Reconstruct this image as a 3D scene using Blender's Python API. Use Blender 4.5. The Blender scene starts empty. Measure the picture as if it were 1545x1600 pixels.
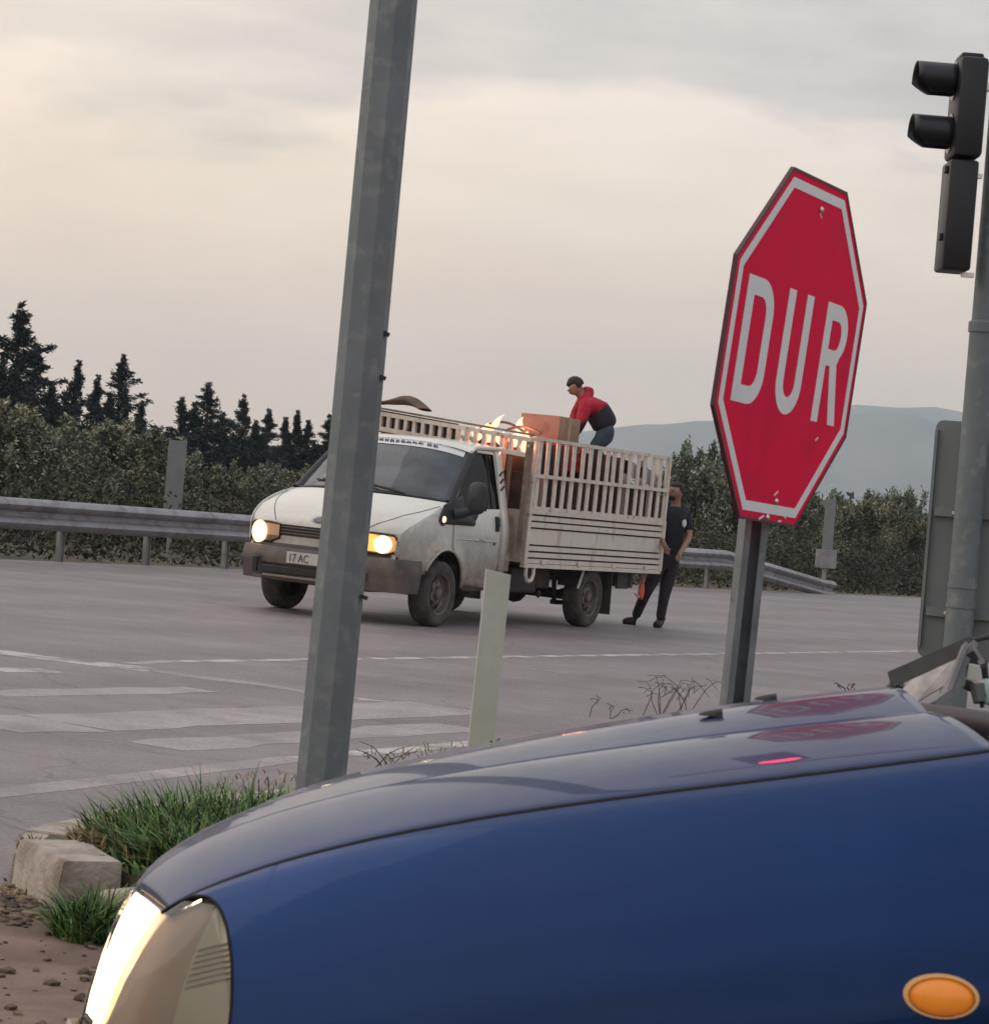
import bpy, bmesh, math, random
import numpy as np
from mathutils import Vector, Matrix, Euler

# ------------------------------------------------------------------ camera, sky, sun, exposure
S = bpy.context.scene
COL = S.collection
CF, CH, CP, CR = 4045.5, 1.36, -0.0056, 0.083      # focal length (px of a 1545 wide frame), height, pitch, roll
IW, IH = 1545.0, 1600.0
_F = Vector((0, math.cos(CP), math.sin(CP)))
_U0 = Vector((0, -math.sin(CP), math.cos(CP)))
_R0 = Vector((1, 0, 0))
_R = math.cos(CR) * _R0 + math.sin(CR) * _U0
_U = -math.sin(CR) * _R0 + math.cos(CR) * _U0
EYE = Vector((0, 0, CH))
cam_d = bpy.data.cameras.new('camera')
cam_d.sensor_fit = 'HORIZONTAL'
cam_d.sensor_width = 36.0
cam_d.lens = CF / IW * 36.0
cam_d.clip_start = 0.1
cam_d.clip_end = 20000
cam_d.dof.use_dof = True
cam_d.dof.focus_distance = 22.0
cam_d.dof.aperture_fstop = 25.0
cam = bpy.data.objects.new('camera', cam_d)
COL.objects.link(cam)
cam.matrix_world = Matrix((
    (_R.x, _U.x, -_F.x, EYE.x), (_R.y, _U.y, -_F.y, EYE.y), (_R.z, _U.z, -_F.z, EYE.z), (0, 0, 0, 1)))
S.camera = cam
SLOPE = 0.017                                       # the road plane falls gently towards +x


def gz(x, y=0):
    return -SLOPE * max(-60.0, min(60.0, x))


def ray(px, py):
    return _F + _R * ((px - IW / 2) / CF) + _U * ((IH / 2 - py) / CF)


def at(px, py, d):
    v = ray(px, py)
    return EYE + v * (d / v.y)


def ground(px, py, dz=0.0):
    v = ray(px, py)
    return EYE + v * ((dz - CH) / (v.z + SLOPE * v.x))


SUN_EL, SUN_AZ = math.radians(42), math.radians(285)   # azimuth clockwise from +Y
wd = bpy.data.worlds.new('World')
S.world = wd
wd.use_nodes = True
wn, wl = wd.node_tree.nodes, wd.node_tree.links
wn.clear()
w_out = wn.new('ShaderNodeOutputWorld')
w_bg = wn.new('ShaderNodeBackground')
w_bg.inputs['Strength'].default_value = 1.0
wl.new(w_bg.outputs[0], w_out.inputs['Surface'])
sky = wn.new('ShaderNodeTexSky')
sky.sky_type = 'NISHITA'
sky.sun_disc = False
sky.sun_elevation = math.radians(9)
sky.sun_rotation = SUN_AZ
sky.air_density = 1.6
sky.dust_density = 3.0
tc = wn.new('ShaderNodeTexCoord')
sep = wn.new('ShaderNodeSeparateXYZ')
wl.new(tc.outputs['Generated'], sep.inputs[0])


def wmath(op, a, b=None, c=None):
    n = wn.new('ShaderNodeMath')
    n.operation = op
    for i, v in enumerate((a, b, c)):
        if v is None:
            continue
        if isinstance(v, (int, float)):
            n.inputs[i].default_value = v
        else:
            wl.new(v, n.inputs[i])
    return n.outputs[0]


def wmix(fac, a, b, mode='MIX'):
    n = wn.new('ShaderNodeMix')
    n.data_type = 'RGBA'
    n.blend_type = mode
    for k, v in ((0, fac), (6, a), (7, b)):
        if isinstance(v, (int, float)):
            n.inputs[k].default_value = v
        elif isinstance(v, tuple):
            n.inputs[k].default_value = v + (1,)
        else:
            wl.new(v, n.inputs[k])
    return n.outputs[2]


ramp = wn.new('ShaderNodeValToRGB')
cr = ramp.color_ramp
cr.interpolation = 'EASE'
stops = [(0.0, (.80, .62, .475)), (0.04, (.82, .64, .50)), (0.075, (.87, .70, .575)), (0.115, (.91, .785, .67)), (0.16, (.93, .82, .735)), (0.24, (.92, .84, .77)),
         (0.5, (.94, .90, .88)), (1.0, (1.0, 1.0, 1.03))]
while len(cr.elements) < len(stops):
    cr.elements.new(0.5)
for e, (p_, c_) in zip(cr.elements, stops):
    e.position = p_
    e.color = c_ + (1,)
zup = wmath('ABSOLUTE', sep.outputs['Z'])
wl.new(zup, ramp.inputs[0])
mp = wn.new('ShaderNodeMapping')
mp.inputs['Scale'].default_value = (5.0, 5.0, 17.0)
mp.inputs['Location'].default_value = (0.7, 0.4, 0.9)
wl.new(tc.outputs['Generated'], mp.inputs[0])
nz = wn.new('ShaderNodeTexNoise')
nz.inputs['Scale'].default_value = 1.0
nz.inputs['Detail'].default_value = 7.0
nz.inputs['Roughness'].default_value = 0.52
nz.inputs['Distortion'].default_value = 0.25
wl.new(mp.outputs[0], nz.inputs[0])
mp2 = wn.new('ShaderNodeMapping')
mp2.inputs['Scale'].default_value = (14.0, 14.0, 60.0)
wl.new(tc.outputs['Generated'], mp2.inputs[0])
nz2 = wn.new('ShaderNodeTexNoise')
nz2.inputs['Scale'].default_value = 1.0
nz2.inputs['Detail'].default_value = 6.0
wl.new(mp2.outputs[0], nz2.inputs[0])
# cloud deck: starts a little above the horizon, lowest edge wavering
edge = wmath('MULTIPLY_ADD', nz.outputs[0], 0.15, 0.062)
deck = wmath('MULTIPLY', wmath('SUBTRACT', sep.outputs['Z'], edge), 60.0)
deck = wmath('MINIMUM', wmath('MAXIMUM', deck, 0.0), 1.0)
broken = wmath('MULTIPLY_ADD', nz2.outputs[0], -1.0, 1.25)
deck = wmath('MULTIPLY', deck, broken)
leftish = wmath('MULTIPLY_ADD', sep.outputs['X'], 3.4, 1.05)        # the deck breaks up towards the sunset side
leftish = wmath('MINIMUM', wmath('MAXIMUM', leftish, 0.15), 1.0)
deck = wmath('MULTIPLY', deck, leftish)
warm = wmath('MINIMUM', wmath('MAXIMUM', wmath('MULTIPLY_ADD', sep.outputs['X'], -2.4, 0.42), 0.0), 1.0)
col = wmix(warm, ramp.outputs[0], (1.23, 1.15, 1.06), 'MULTIPLY')
col = wmix(wmath('MULTIPLY', deck, 1.0), col, (.60, .66, .725), 'MULTIPLY')
streak = wmath('MULTIPLY_ADD', nz2.outputs[0], 0.20, wmath('MULTIPLY_ADD', nz.outputs[0], 0.22, 0.79))
comb = wn.new('ShaderNodeCombineXYZ')
for i in range(3):
    wl.new(streak, comb.inputs[i])
col = wmix(1.0, col, comb.outputs[0], 'MULTIPLY')
nis = wmix(1.0, sky.outputs[0], (.05, .05, .05), 'MULTIPLY')
col = wmix(0.10, col, nis, 'ADD')
wl.new(col, w_bg.inputs['Color'])

sun_d = bpy.data.lights.new('sun', 'SUN')
sun_d.energy = 0.6
sun_d.angle = math.radians(60)
sun_d.color = (1.0, .93, .86)
sun = bpy.data.objects.new('sun', sun_d)
COL.objects.link(sun)
sdir = Vector((math.sin(SUN_AZ) * math.cos(SUN_EL), math.cos(SUN_AZ) * math.cos(SUN_EL), math.sin(SUN_EL)))
sun.rotation_euler = sdir.to_track_quat('Z', 'Y').to_euler()
sun.location = (0, 0, 50)
S.view_settings.view_transform = 'Standard'
S.view_settings.look = 'None'
S.view_settings.gamma = 1
S.view_settings.exposure = 0.06
S.view_settings.use_curve_mapping = False
S.cycles.volume_bounces = 2

# ------------------------------------------------------------------ helpers


class MB:
    def __init__(self):
        self.v, self.f = [], []

    def add(self, vs, fs):
        o = len(self.v)
        self.v += [tuple(p) for p in vs]
        self.f += [tuple(i + o for i in f) for f in fs]
        return self

    def box(self, c, s, rot=None, bevel=0.0):
        x, y, z = s[0] / 2, s[1] / 2, s[2] / 2
        m = Matrix.Translation(Vector(c)) @ (rot.to_matrix().to_4x4() if isinstance(rot, Euler) else (rot.to_4x4() if rot else Matrix.Identity(4)))
        if bevel <= 0:
            vs = [m @ Vector((a * x, b * y, d * z)) for a in (-1, 1) for b in (-1, 1) for d in (-1, 1)]
            fs = [(0, 1, 3, 2), (4, 6, 7, 5), (0, 4, 5, 1), (2, 3, 7, 6), (0, 2, 6, 4), (1, 5, 7, 3)]
            return self.add(vs, fs)
        bm = bmesh.new()
        bmesh.ops.create_cube(bm, size=1)
        for v in bm.verts:
            v.co = Vector((v.co.x * s[0], v.co.y * s[1], v.co.z * s[2]))
        bmesh.ops.bevel(bm, geom=bm.edges[:], offset=bevel, segments=2, affect='EDGES', profile=.5)
        bm.verts.index_update()
        self.add([m @ v.co for v in bm.verts], [tuple(v.index for v in f.verts) for f in bm.faces])
        bm.free()
        return self

    def bar(self, a, b, w, h, up=(0, 0, 1)):
        a, b = Vector(a), Vector(b)
        d = b - a
        L = d.length
        x = d.normalized()
        u = Vector(up)
        y = u.cross(x)
        if y.length < 1e-5:
            y = Vector((0, 1, 0)).cross(x)
        y.normalize()
        z = x.cross(y)
        m = Matrix((x, y, z)).transposed()
        return self.box((a + b) / 2, (L, w, h), m)

    def tube(self, pts, r, n=10, caps=True, closed=False):
        pts = [Vector(p) for p in pts]
        rs = r if isinstance(r, (list, tuple)) else [r] * len(pts)
        k = len(pts)
        prev = None
        vs = []
        for i, p in enumerate(pts):
            if closed:
                d = pts[(i + 1) % k] - pts[i - 1]
            else:
                d = pts[min(i + 1, k - 1)] - pts[max(i - 1, 0)]
            d.normalize()
            if prev is None:
                u = Vector((0, 0, 1)) if abs(d.z) < .9 else Vector((1, 0, 0))
                u = (u - d * u.dot(d)).normalized()
            else:
                u = (prev - d * prev.dot(d))
                u = u.normalized() if u.length > 1e-6 else prev
            prev = u
            w = d.cross(u)
            for j in range(n):
                a = 2 * math.pi * j / n
                vs.append(p + (u * math.cos(a) + w * math.sin(a)) * rs[i])
        fs = []
        for i in range(k if closed else k - 1):
            for j in range(n):
                i2 = (i + 1) % k
                fs.append((i * n + j, i * n + (j + 1) % n, i2 * n + (j + 1) % n, i2 * n + j))
        if caps and not closed:
            fs.append(tuple(range(n))[::-1])
            fs.append(tuple((k - 1) * n + j for j in range(n)))
        return self.add(vs, fs)

    def lathe(self, prof, n=32, axis='Y', c=(0, 0, 0), a0=0, a1=2 * math.pi):
        """prof: (radius, axial) pairs"""
        c = Vector(c)
        full = abs(a1 - a0 - 2 * math.pi) < 1e-6
        m = n if full else n + 1
        vs = []
        for j in range(m):
            a = a0 + (a1 - a0) * j / n
            ca, sa = math.cos(a), math.sin(a)
            for (r, t) in prof:
                p = (r * ca, t, r * sa) if axis == 'Y' else ((r * ca, r * sa, t) if axis == 'Z' else (t, r * ca, r * sa))
                vs.append(c + Vector(p))
        k = len(prof)
        fs = []
        for j in range(n):
            j2 = (j + 1) % m
            for i in range(k - 1):
                fs.append((j * k + i, j * k + i + 1, j2 * k + i + 1, j2 * k + i))
        return self.add(vs, fs)

    def grid(self, fn, nu, nv):
        vs = [fn(i / nu, j / nv) for i in range(nu + 1) for j in range(nv + 1)]
        fs = [(i * (nv + 1) + j, i * (nv + 1) + j + 1, (i + 1) * (nv + 1) + j + 1, (i + 1) * (nv + 1) + j) for i in range(nu) for j in range(nv)]
        return self.add(vs, fs)

    def prism(self, outline, d, m=None):
        """outline of (x, z) pairs, extruded along +y by d"""
        n = len(outline)
        vs = [Vector((x, 0, z)) for x, z in outline] + [Vector((x, d, z)) for x, z in outline]
        if m is not None:
            vs = [m @ v for v in vs]
        fs = [tuple(range(n)), tuple(range(2 * n - 1, n - 1, -1))] + [(i, i + n, (i + 1) % n + n, (i + 1) % n) for i in range(n)]
        return self.add(vs, fs)

    def ico(self, c, r, sub=1, jitter=0, seed=0):
        bm = bmesh.new()
        bmesh.ops.create_icosphere(bm, subdivisions=sub, radius=1)
        rr = random.Random(seed)
        r = (r, r, r) if isinstance(r, (int, float)) else r
        bm.verts.index_update()
        vs = []
        for v in bm.verts:
            k = 1 + rr.uniform(-jitter, jitter)
            vs.append(Vector((c[0] + v.co.x * r[0] * k, c[1] + v.co.y * r[1] * k, c[2] + v.co.z * r[2] * k)))
        self.add(vs, [tuple(v.index for v in f.verts) for f in bm.faces])
        bm.free()
        return self

    def mesh(self, name, mat=None, smooth=None):
        me = bpy.data.meshes.new(name)
        me.from_pydata(self.v, [], self.f)
        me.validate(clean_customdata=False)
        bm = bmesh.new()
        bm.from_mesh(me)
        bmesh.ops.recalc_face_normals(bm, faces=bm.faces)
        bm.to_mesh(me)
        bm.free()
        if smooth is not None:
            me.polygons.foreach_set('use_smooth', [True] * len(me.polygons))
            me.set_sharp_from_angle(angle=math.radians(smooth))
        if mat:
            me.materials.append(mat)
        return me

    def build(self, name, mat, parent=None, smooth=None, **kw):
        return link(name, self.mesh(name, mat, smooth), parent, **kw)


def link(name, me, parent=None, loc=None, rot=None, **props):
    o = bpy.data.objects.new(name, me)
    COL.objects.link(o)
    if parent is not None:
        o.parent = parent
    if loc is not None:
        o.location = loc
    if rot is not None:
        o.rotation_euler = rot
    for k, v in props.items():
        o[k] = v
    return o


def thing(name, label, cat, loc=(0, 0, 0), rz=0.0, group=None, rot=None):
    o = bpy.data.objects.new(name, None)
    COL.objects.link(o)
    o.location = loc
    o.rotation_euler = rot if rot is not None else (0, 0, rz)
    o['label'] = label
    o['category'] = cat
    if group:
        o['group'] = group
    return o


def tag(o, label, cat, group=None):
    o['label'] = label
    o['category'] = cat
    if group:
        o['group'] = group
    return o


def solidify(o, t, offset=-1):
    m = o.modifiers.new('thickness', 'SOLIDIFY')
    m.thickness = t
    m.offset = offset
    return o


def panel(outline, holes, fn, step=0.06):
    """flat (x, z) outline with holes, cut into small faces and mapped to 3D by fn(x, z)"""
    bm = bmesh.new()
    for loop in [outline] + holes:
        vs = [bm.verts.new((p[0], 0, p[1])) for p in loop]
        for i in range(len(vs)):
            bm.edges.new((vs[i], vs[(i + 1) % len(vs)]))
    bmesh.ops.triangle_fill(bm, use_beauty=True, use_dissolve=False, edges=bm.edges[:])
    xs = [p[0] for p in outline]
    zs = [p[1] for p in outline]
    for ax, lo, hi in ((0, min(xs), max(xs)), (2, min(zs), max(zs))):
        k = int((hi - lo) / step)
        for i in range(1, k + 1):
            c = lo + (hi - lo) * i / (k + 1)
            co = (c, 0, 0) if ax == 0 else (0, 0, c)
            no = (1, 0, 0) if ax == 0 else (0, 0, 1)
            bmesh.ops.bisect_plane(bm, geom=bm.verts[:] + bm.edges[:] + bm.faces[:], plane_co=co, plane_no=no, dist=1e-5)
    bm.verts.index_update()
    mb = MB()
    mb.add([fn(v.co.x, v.co.z) for v in bm.verts], [tuple(v.index for v in f.verts) for f in bm.faces])
    bm.free()
    return mb


def arc(cx, cz, r, a0, a1, n):
    return [(cx + r * math.cos(math.radians(a0 + (a1 - a0) * i / n)), cz + r * math.sin(math.radians(a0 + (a1 - a0) * i / n))) for i in range(n + 1)]


def interp(x, xs, ys):
    return float(np.interp(x, xs, ys))


# ------------------------------------------------------------------ materials
MATS = {}


def mat(name, color, rough=.6, metal=0.0, spec=.5, var=0.15, vscale=6.0, bump=0.0, bscale=40.0, color2=None, c2lo=.5, c2hi=.65, c2scale=3.0,
        coat=0.0, coat_rough=.05, emit=None, estr=0.0, alpha=1.0, trans=0.0, ior=1.45, grad=None, island=0.0, flake=0.0, stretch=None, sub=0.0, rvar=0.0):
    """procedural paint: colour with large scale variation, a second colour in patches, height-bound dirt, bump"""
    if name in MATS:
        return MATS[name]
    m = bpy.data.materials.new(name)
    MATS[name] = m
    m.use_nodes = True
    nt = m.node_tree
    N, L = nt.nodes, nt.links
    b = N['Principled BSDF']
    tcn = N.new('ShaderNodeTexCoord')
    vec = tcn.outputs['Object']
    if stretch:
        mpn = N.new('ShaderNodeMapping')
        mpn.inputs['Scale'].default_value = stretch[:3]
        if len(stretch) > 3:
            mpn.inputs['Rotation'].default_value = (0, 0, stretch[3])
        L.new(vec, mpn.inputs[0])
        vec_s = mpn.outputs[0]
    else:
        vec_s = vec

    def noise(scale, detail=5, v=None, r=.55):
        n = N.new('ShaderNodeTexNoise')
        n.inputs['Scale'].default_value = scale
        n.inputs['Detail'].default_value = detail
        n.inputs['Roughness'].default_value = r
        L.new(v if v is not None else vec_s, n.inputs[0])
        return n.outputs[0]

    def mixc(fac, a, c, mode='MIX'):
        n = N.new('ShaderNodeMix')
        n.data_type = 'RGBA'
        n.blend_type = mode
        for k, v in ((0, fac), (6, a), (7, c)):
            if isinstance(v, (int, float)):
                n.inputs[k].default_value = v
            elif isinstance(v, tuple):
                n.inputs[k].default_value = tuple(v) + (1,)
            else:
                L.new(v, n.inputs[k])
        return n.outputs[2]

    def mr(v, a, c, d=0.0, e=1.0):
        n = N.new('ShaderNodeMapRange')
        n.inputs[1].default_value = a
        n.inputs[2].default_value = c
        n.inputs[3].default_value = d
        n.inputs[4].default_value = e
        L.new(v, n.inputs[0])
        return n.outputs[0]
    c = tuple(color)
    if var > 0:
        lo = tuple(x * (1 - var) for x in c)
        hi = tuple(min(1, x * (1 + var)) for x in c)
        out = mixc(mr(noise(vscale), .3, .7), lo, hi)
    else:
        out = mixc(0.0, c, c)
    if color2 is not None:
        out = mixc(mr(noise(c2scale, 8), c2lo, c2hi), out, tuple(color2))
    if grad:                 # dirt: (z_low, z_high, colour, max amount)
        sp = N.new('ShaderNodeSeparateXYZ')
        L.new(vec, sp.inputs[0])
        g = mr(sp.outputs['Z'], grad[0], grad[1], grad[3], 0.0)
        mm = N.new('ShaderNodeMath')
        mm.operation = 'MULTIPLY'
        L.new(g, mm.inputs[0])
        L.new(mr(noise(11.0, 8, vec), .3, .65, .70, 1.08), mm.inputs[1])
        mm.use_clamp = True
        out = mixc(mm.outputs[0], out, tuple(grad[2]))
    if island > 0:
        gn = N.new('ShaderNodeNewGeometry')
        out = mixc(1.0, out, mixc(gn.outputs['Random Per Island'], (1 - island,) * 3, (1 + island, 1 + island, 1 + island * .6)), 'MULTIPLY')
    L.new(out, b.inputs['Base Color'])
    b.inputs['Roughness'].default_value = rough
    if rvar > 0:
        L.new(mr(noise(9.0, 6, vec), .3, .7, max(.02, rough - rvar), rough + rvar), b.inputs['Roughness'])
    b.inputs['Metallic'].default_value = metal
    b.inputs['Specular IOR Level'].default_value = spec
    b.inputs['IOR'].default_value = ior
    b.inputs['Coat Weight'].default_value = coat
    b.inputs['Coat Roughness'].default_value = coat_rough
    b.inputs['Transmission Weight'].default_value = trans
    b.inputs['Alpha'].default_value = alpha
    if sub > 0:
        b.inputs['Subsurface Weight'].default_value = sub
        b.inputs['Subsurface Radius'].default_value = (.02, .01, .005)
    if emit:
        b.inputs['Emission Color'].default_value = tuple(emit) + (1,)
        b.inputs['Emission Strength'].default_value = estr
    if bump > 0:
        bn = N.new('ShaderNodeBump')
        bn.inputs['Strength'].default_value = bump
        bn.inputs['Distance'].default_value = 0.01
        L.new(noise(bscale, 6), bn.inputs['Height'])
        L.new(bn.outputs[0], b.inputs['Normal'])
    return m


def glass_mat(name, tint=(.5, .55, .6), opac=.5, rough=.03, ior=1.52):
    """thin glass sheet: partly see-through, reflects by fresnel"""
    m = bpy.data.materials.new(name)
    MATS[name] = m
    m.use_nodes = True
    N, L = m.node_tree.nodes, m.node_tree.links
    N.clear()
    o = N.new('ShaderNodeOutputMaterial')
    t = N.new('ShaderNodeBsdfTransparent')
    t.inputs[0].default_value = tuple(tint) + (1,)
    g = N.new('ShaderNodeBsdfGlossy')
    g.inputs['Roughness'].default_value = rough
    g.inputs['Color'].default_value = (.95, .97, 1, 1)
    d = N.new('ShaderNodeBsdfDiffuse')
    d.inputs[0].default_value = (.26, .29, .34, 1)
    fr = N.new('ShaderNodeFresnel')
    fr.inputs[0].default_value = ior
    mx = N.new('ShaderNodeMixShader')
    L.new(fr.outputs[0], mx.inputs[0])
    md = N.new('ShaderNodeMixShader')
    nz_ = N.new('ShaderNodeTexNoise')
    nz_.inputs['Scale'].default_value = 3
    mr_ = N.new('ShaderNodeMapRange')
    mr_.inputs[1].default_value = .3
    mr_.inputs[2].default_value = .75
    mr_.inputs[3].default_value = opac * .4
    mr_.inputs[4].default_value = opac
    L.new(nz_.outputs[0], mr_.inputs[0])
    L.new(mr_.outputs[0], md.inputs[0])
    L.new(t.outputs[0], md.inputs[1])
    L.new(d.outputs[0], md.inputs[2])
    L.new(md.outputs[0], mx.inputs[1])
    L.new(g.outputs[0], mx.inputs[2])
    L.new(mx.outputs[0], o.inputs[0])
    return m


M_white = mat('white_paint', (.66, .66, .62), rough=.33, coat=.5, var=.04, grad=(.22, 1.22, (.19, .140, .105), 1.35), rvar=.08)
M_white_roof = mat('white_roof_paint', (.66, .66, .62), rough=.35, coat=.4, var=.06)
M_cream = mat('dusty_cream_paint', (.64, .585, .52), rough=.5, var=.10, vscale=5, color2=(.36, .28, .215), c2lo=.55, c2hi=.75, c2scale=5, bump=.1, stretch=(1, 1, .35))
M_cream_rack = mat('dusty_rack_paint', (.63, .555, .49), rough=.55, var=.14, vscale=9, color2=(.26, .15, .10), c2lo=.6, c2hi=.72, c2scale=12)
M_greyplastic = mat('dusty_dark_plastic', (.085, .075, .075), rough=.6, var=.25, vscale=7, color2=(.17, .13, .105), c2lo=.42, c2hi=.7, c2scale=4)
M_black = mat('black_plastic', (.018, .018, .022), rough=.45, var=.2)
M_blacksoft = mat('black_trim', (.03, .032, .038), rough=.6, var=.2)
M_rubber = mat('dusty_tyre_rubber', (.050, .046, .047), rough=.85, var=.25, vscale=14, color2=(.11, .09, .078), c2lo=.45, c2hi=.7, c2scale=9, bump=.2)
M_rim = mat('brake_dust_steel', (.16, .135, .12), rough=.6, metal=.3, var=.25, vscale=16, color2=(.10, .07, .055), c2lo=.5, c2hi=.7, c2scale=9)
M_under = mat('underbody_steel', (.035, .03, .03), rough=.75, var=.3, vscale=8, color2=(.09, .07, .055), c2lo=.5, c2hi=.75, c2scale=7)
M_chrome = mat('dull_bright_metal', (.6, .6, .6), rough=.3, metal=1.0, var=.1)
M_galv = mat('galvanised_steel', (.155, .180, .198), rough=.58, metal=.2, var=.14, vscale=5, color2=(.235, .25, .25), c2lo=.52, c2hi=.72, c2scale=16, bump=.12, spec=.35)
M_rail = mat('weathered_guardrail_steel', (.30, .295, .315), rough=.55, metal=.4, var=.15, vscale=1.2, color2=(.17, .155, .155), c2lo=.45, c2hi=.75, c2scale=5)
M_bulb = mat('lit_headlamp', (.9, .8, .6), rough=.3, var=0, emit=(1.0, .80, .55), estr=14.0)
M_orange = mat('lit_amber_lamp', (.8, .4, .1), rough=.3, var=0, emit=(1.0, .42, .10), estr=1.7)

# ------------------------------------------------------------------ ground and road
RD = Vector((math.cos(math.radians(57)), math.sin(math.radians(57)), 0))     # along the road
RN = Vector((-RD.y, RD.x, 0))                                                 # across it (to the far side)


def sheet(name, pts, dz, m, sub=1, **kw):
    mb = MB()
    mb.add([(p[0], p[1], gz(p[0]) + dz) for p in pts], [tuple(range(len(pts)))])
    return mb.build(name, m, None, **kw)


M_earth = mat('dry_earth', (.105, .080, .062), rough=.95, var=.3, vscale=1.5, color2=(.06, .065, .035), c2lo=.45, c2hi=.7, c2scale=.6, bump=.6, bscale=25)
M_asph = mat('worn_asphalt', (.205, .180, .190), rough=.62, var=.07, vscale=.5, color2=(.168, .147, .156), c2lo=.42, c2hi=.68, c2scale=.9, bump=.25, bscale=90,
             stretch=(.16, 1.3, 1, -math.radians(57)), spec=.4)
def roughen_asphalt(m, dark, crack=True):
    """stone grain, thin cracks and darker wheel tracks"""
    N, L = m.node_tree.nodes, m.node_tree.links
    b = N['Principled BSDF']
    src = b.inputs['Base Color'].links[0].from_socket
    t_ = N.new('ShaderNodeTexCoord')

    def mul(src, fac_socket, lo, hi, a0, a1):
        r = N.new('ShaderNodeMapRange')
        r.inputs[1].default_value, r.inputs[2].default_value = a0, a1
        r.inputs[3].default_value, r.inputs[4].default_value = lo, hi
        L.new(fac_socket, r.inputs[0])
        c = N.new('ShaderNodeCombineXYZ')
        for i in range(3):
            L.new(r.outputs[0], c.inputs[i])
        x = N.new('ShaderNodeMix')
        x.data_type = 'RGBA'
        x.blend_type = 'MULTIPLY'
        x.inputs[0].default_value = 1
        L.new(src, x.inputs[6])
        L.new(c.outputs[0], x.inputs[7])
        return x.outputs[2]
    g = N.new('ShaderNodeTexNoise')
    g.inputs['Scale'].default_value = 55
    g.inputs['Detail'].default_value = 4
    L.new(t_.outputs['Object'], g.inputs[0])
    src = mul(src, g.outputs[0], .80, 1.20, .32, .68)
    p = N.new('ShaderNodeTexNoise')
    p.inputs['Scale'].default_value = 1.7
    p.inputs['Detail'].default_value = 8
    p.inputs['Roughness'].default_value = .7
    L.new(t_.outputs['Object'], p.inputs[0])
    src = mul(src, p.outputs[0], .86, 1.10, .35, .65)
    if crack:
        wv = N.new('ShaderNodeTexNoise')
        wv.inputs['Scale'].default_value = .8
        wv.inputs['Detail'].default_value = 6
        L.new(t_.outputs['Object'], wv.inputs[0])
        ad = N.new('ShaderNodeVectorMath')
        ad.operation = 'MULTIPLY_ADD'
        ad.inputs[1].default_value = (2.2, 2.2, 0)
        L.new(wv.outputs['Color'], ad.inputs[0])
        L.new(t_.outputs['Object'], ad.inputs[2])
        v = N.new('ShaderNodeTexVoronoi')
        v.feature = 'DISTANCE_TO_EDGE'
        v.inputs['Scale'].default_value = .30
        L.new(ad.outputs[0], v.inputs[0])
        src = mul(src, v.outputs['Distance'], dark, 1.0, .0, .006)
        mpx = N.new('ShaderNodeMapping')
        mpx.vector_type = 'TEXTURE'
        mpx.inputs['Rotation'].default_value = (0, 0, math.radians(57))
        L.new(t_.outputs['Object'], mpx.inputs[0])
        sx_ = N.new('ShaderNodeSeparateXYZ')
        L.new(mpx.outputs[0], sx_.inputs[0])
        sn = N.new('ShaderNodeMath')
        sn.operation = 'SINE'
        ms = N.new('ShaderNodeMath')
        ms.operation = 'MULTIPLY'
        ms.inputs[1].default_value = 3.5
        L.new(sx_.outputs['Y'], ms.inputs[0])
        L.new(ms.outputs[0], sn.inputs[0])
        src = mul(src, sn.outputs[0], .90, 1.04, -1, .6)
    L.new(src, b.inputs['Base Color'])


roughen_asphalt(M_asph, .72)
M_paint = mat('worn_white_road_paint', (.44, .415, .41), rough=.7, var=.12, vscale=3, color2=(.19, .17, .17), c2lo=.42, c2hi=.62, c2scale=4, bump=.15)
M_paint2 = mat('nearly_gone_road_paint', (.300, .272, .278), rough=.7, var=.08, vscale=3, color2=(.205, .18, .19), c2lo=.50, c2hi=.70, c2scale=1.6)
roughen_asphalt(M_paint, 1, False)
roughen_asphalt(M_paint2, 1, False)

def flat_sheet(pts, dz):
    """polygon laid on the road plane, cut where that plane levels out"""
    bm = bmesh.new()
    bm.faces.new([bm.verts.new((p[0], p[1], 0)) for p in pts])
    for cx in (-60, 60):
        bmesh.ops.bisect_plane(bm, geom=bm.verts[:] + bm.edges[:] + bm.faces[:], plane_co=(cx, 0, 0), plane_no=(1, 0, 0), dist=1e-4)
    bm.verts.index_update()
    mb = MB().add([(v.co.x, v.co.y, gz(v.co.x) + dz) for v in bm.verts], [tuple(v.index for v in f.verts) for f in bm.faces])
    bm.free()
    return mb


flat_sheet([(-4600, -1500), (4600, -1500), (4600, 4400), (-4600, 4400)], -.012).build('ground', M_earth, kind='structure')
# the road: from the kerb line to the guardrail line
n0 = ground(0, 1252)          # near edge reference
f0 = ground(0, 874)
f1 = ground(1440, 934)
fd = (f1 - f0).normalized()
a_far0 = f0 - fd * 150
a_far1 = f1 + fd * 260
near0 = Vector((-4.2, 5.2, 0)) - RD * 60
near1 = Vector((.15, 14.4, 0)) + RD * 260
rp = [(-60, -46, 0), (near1.x + 25, near1.y - 10, 0), (a_far1.x, a_far1.y, 0), (a_far0.x, a_far0.y, 0)]
flat_sheet([(-140, -60), (60, -60), (near1.x + 60, near1.y), (a_far1.x, a_far1.y), (a_far0.x, a_far0.y)], 0).build('road', M_asph, kind='structure')


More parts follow.
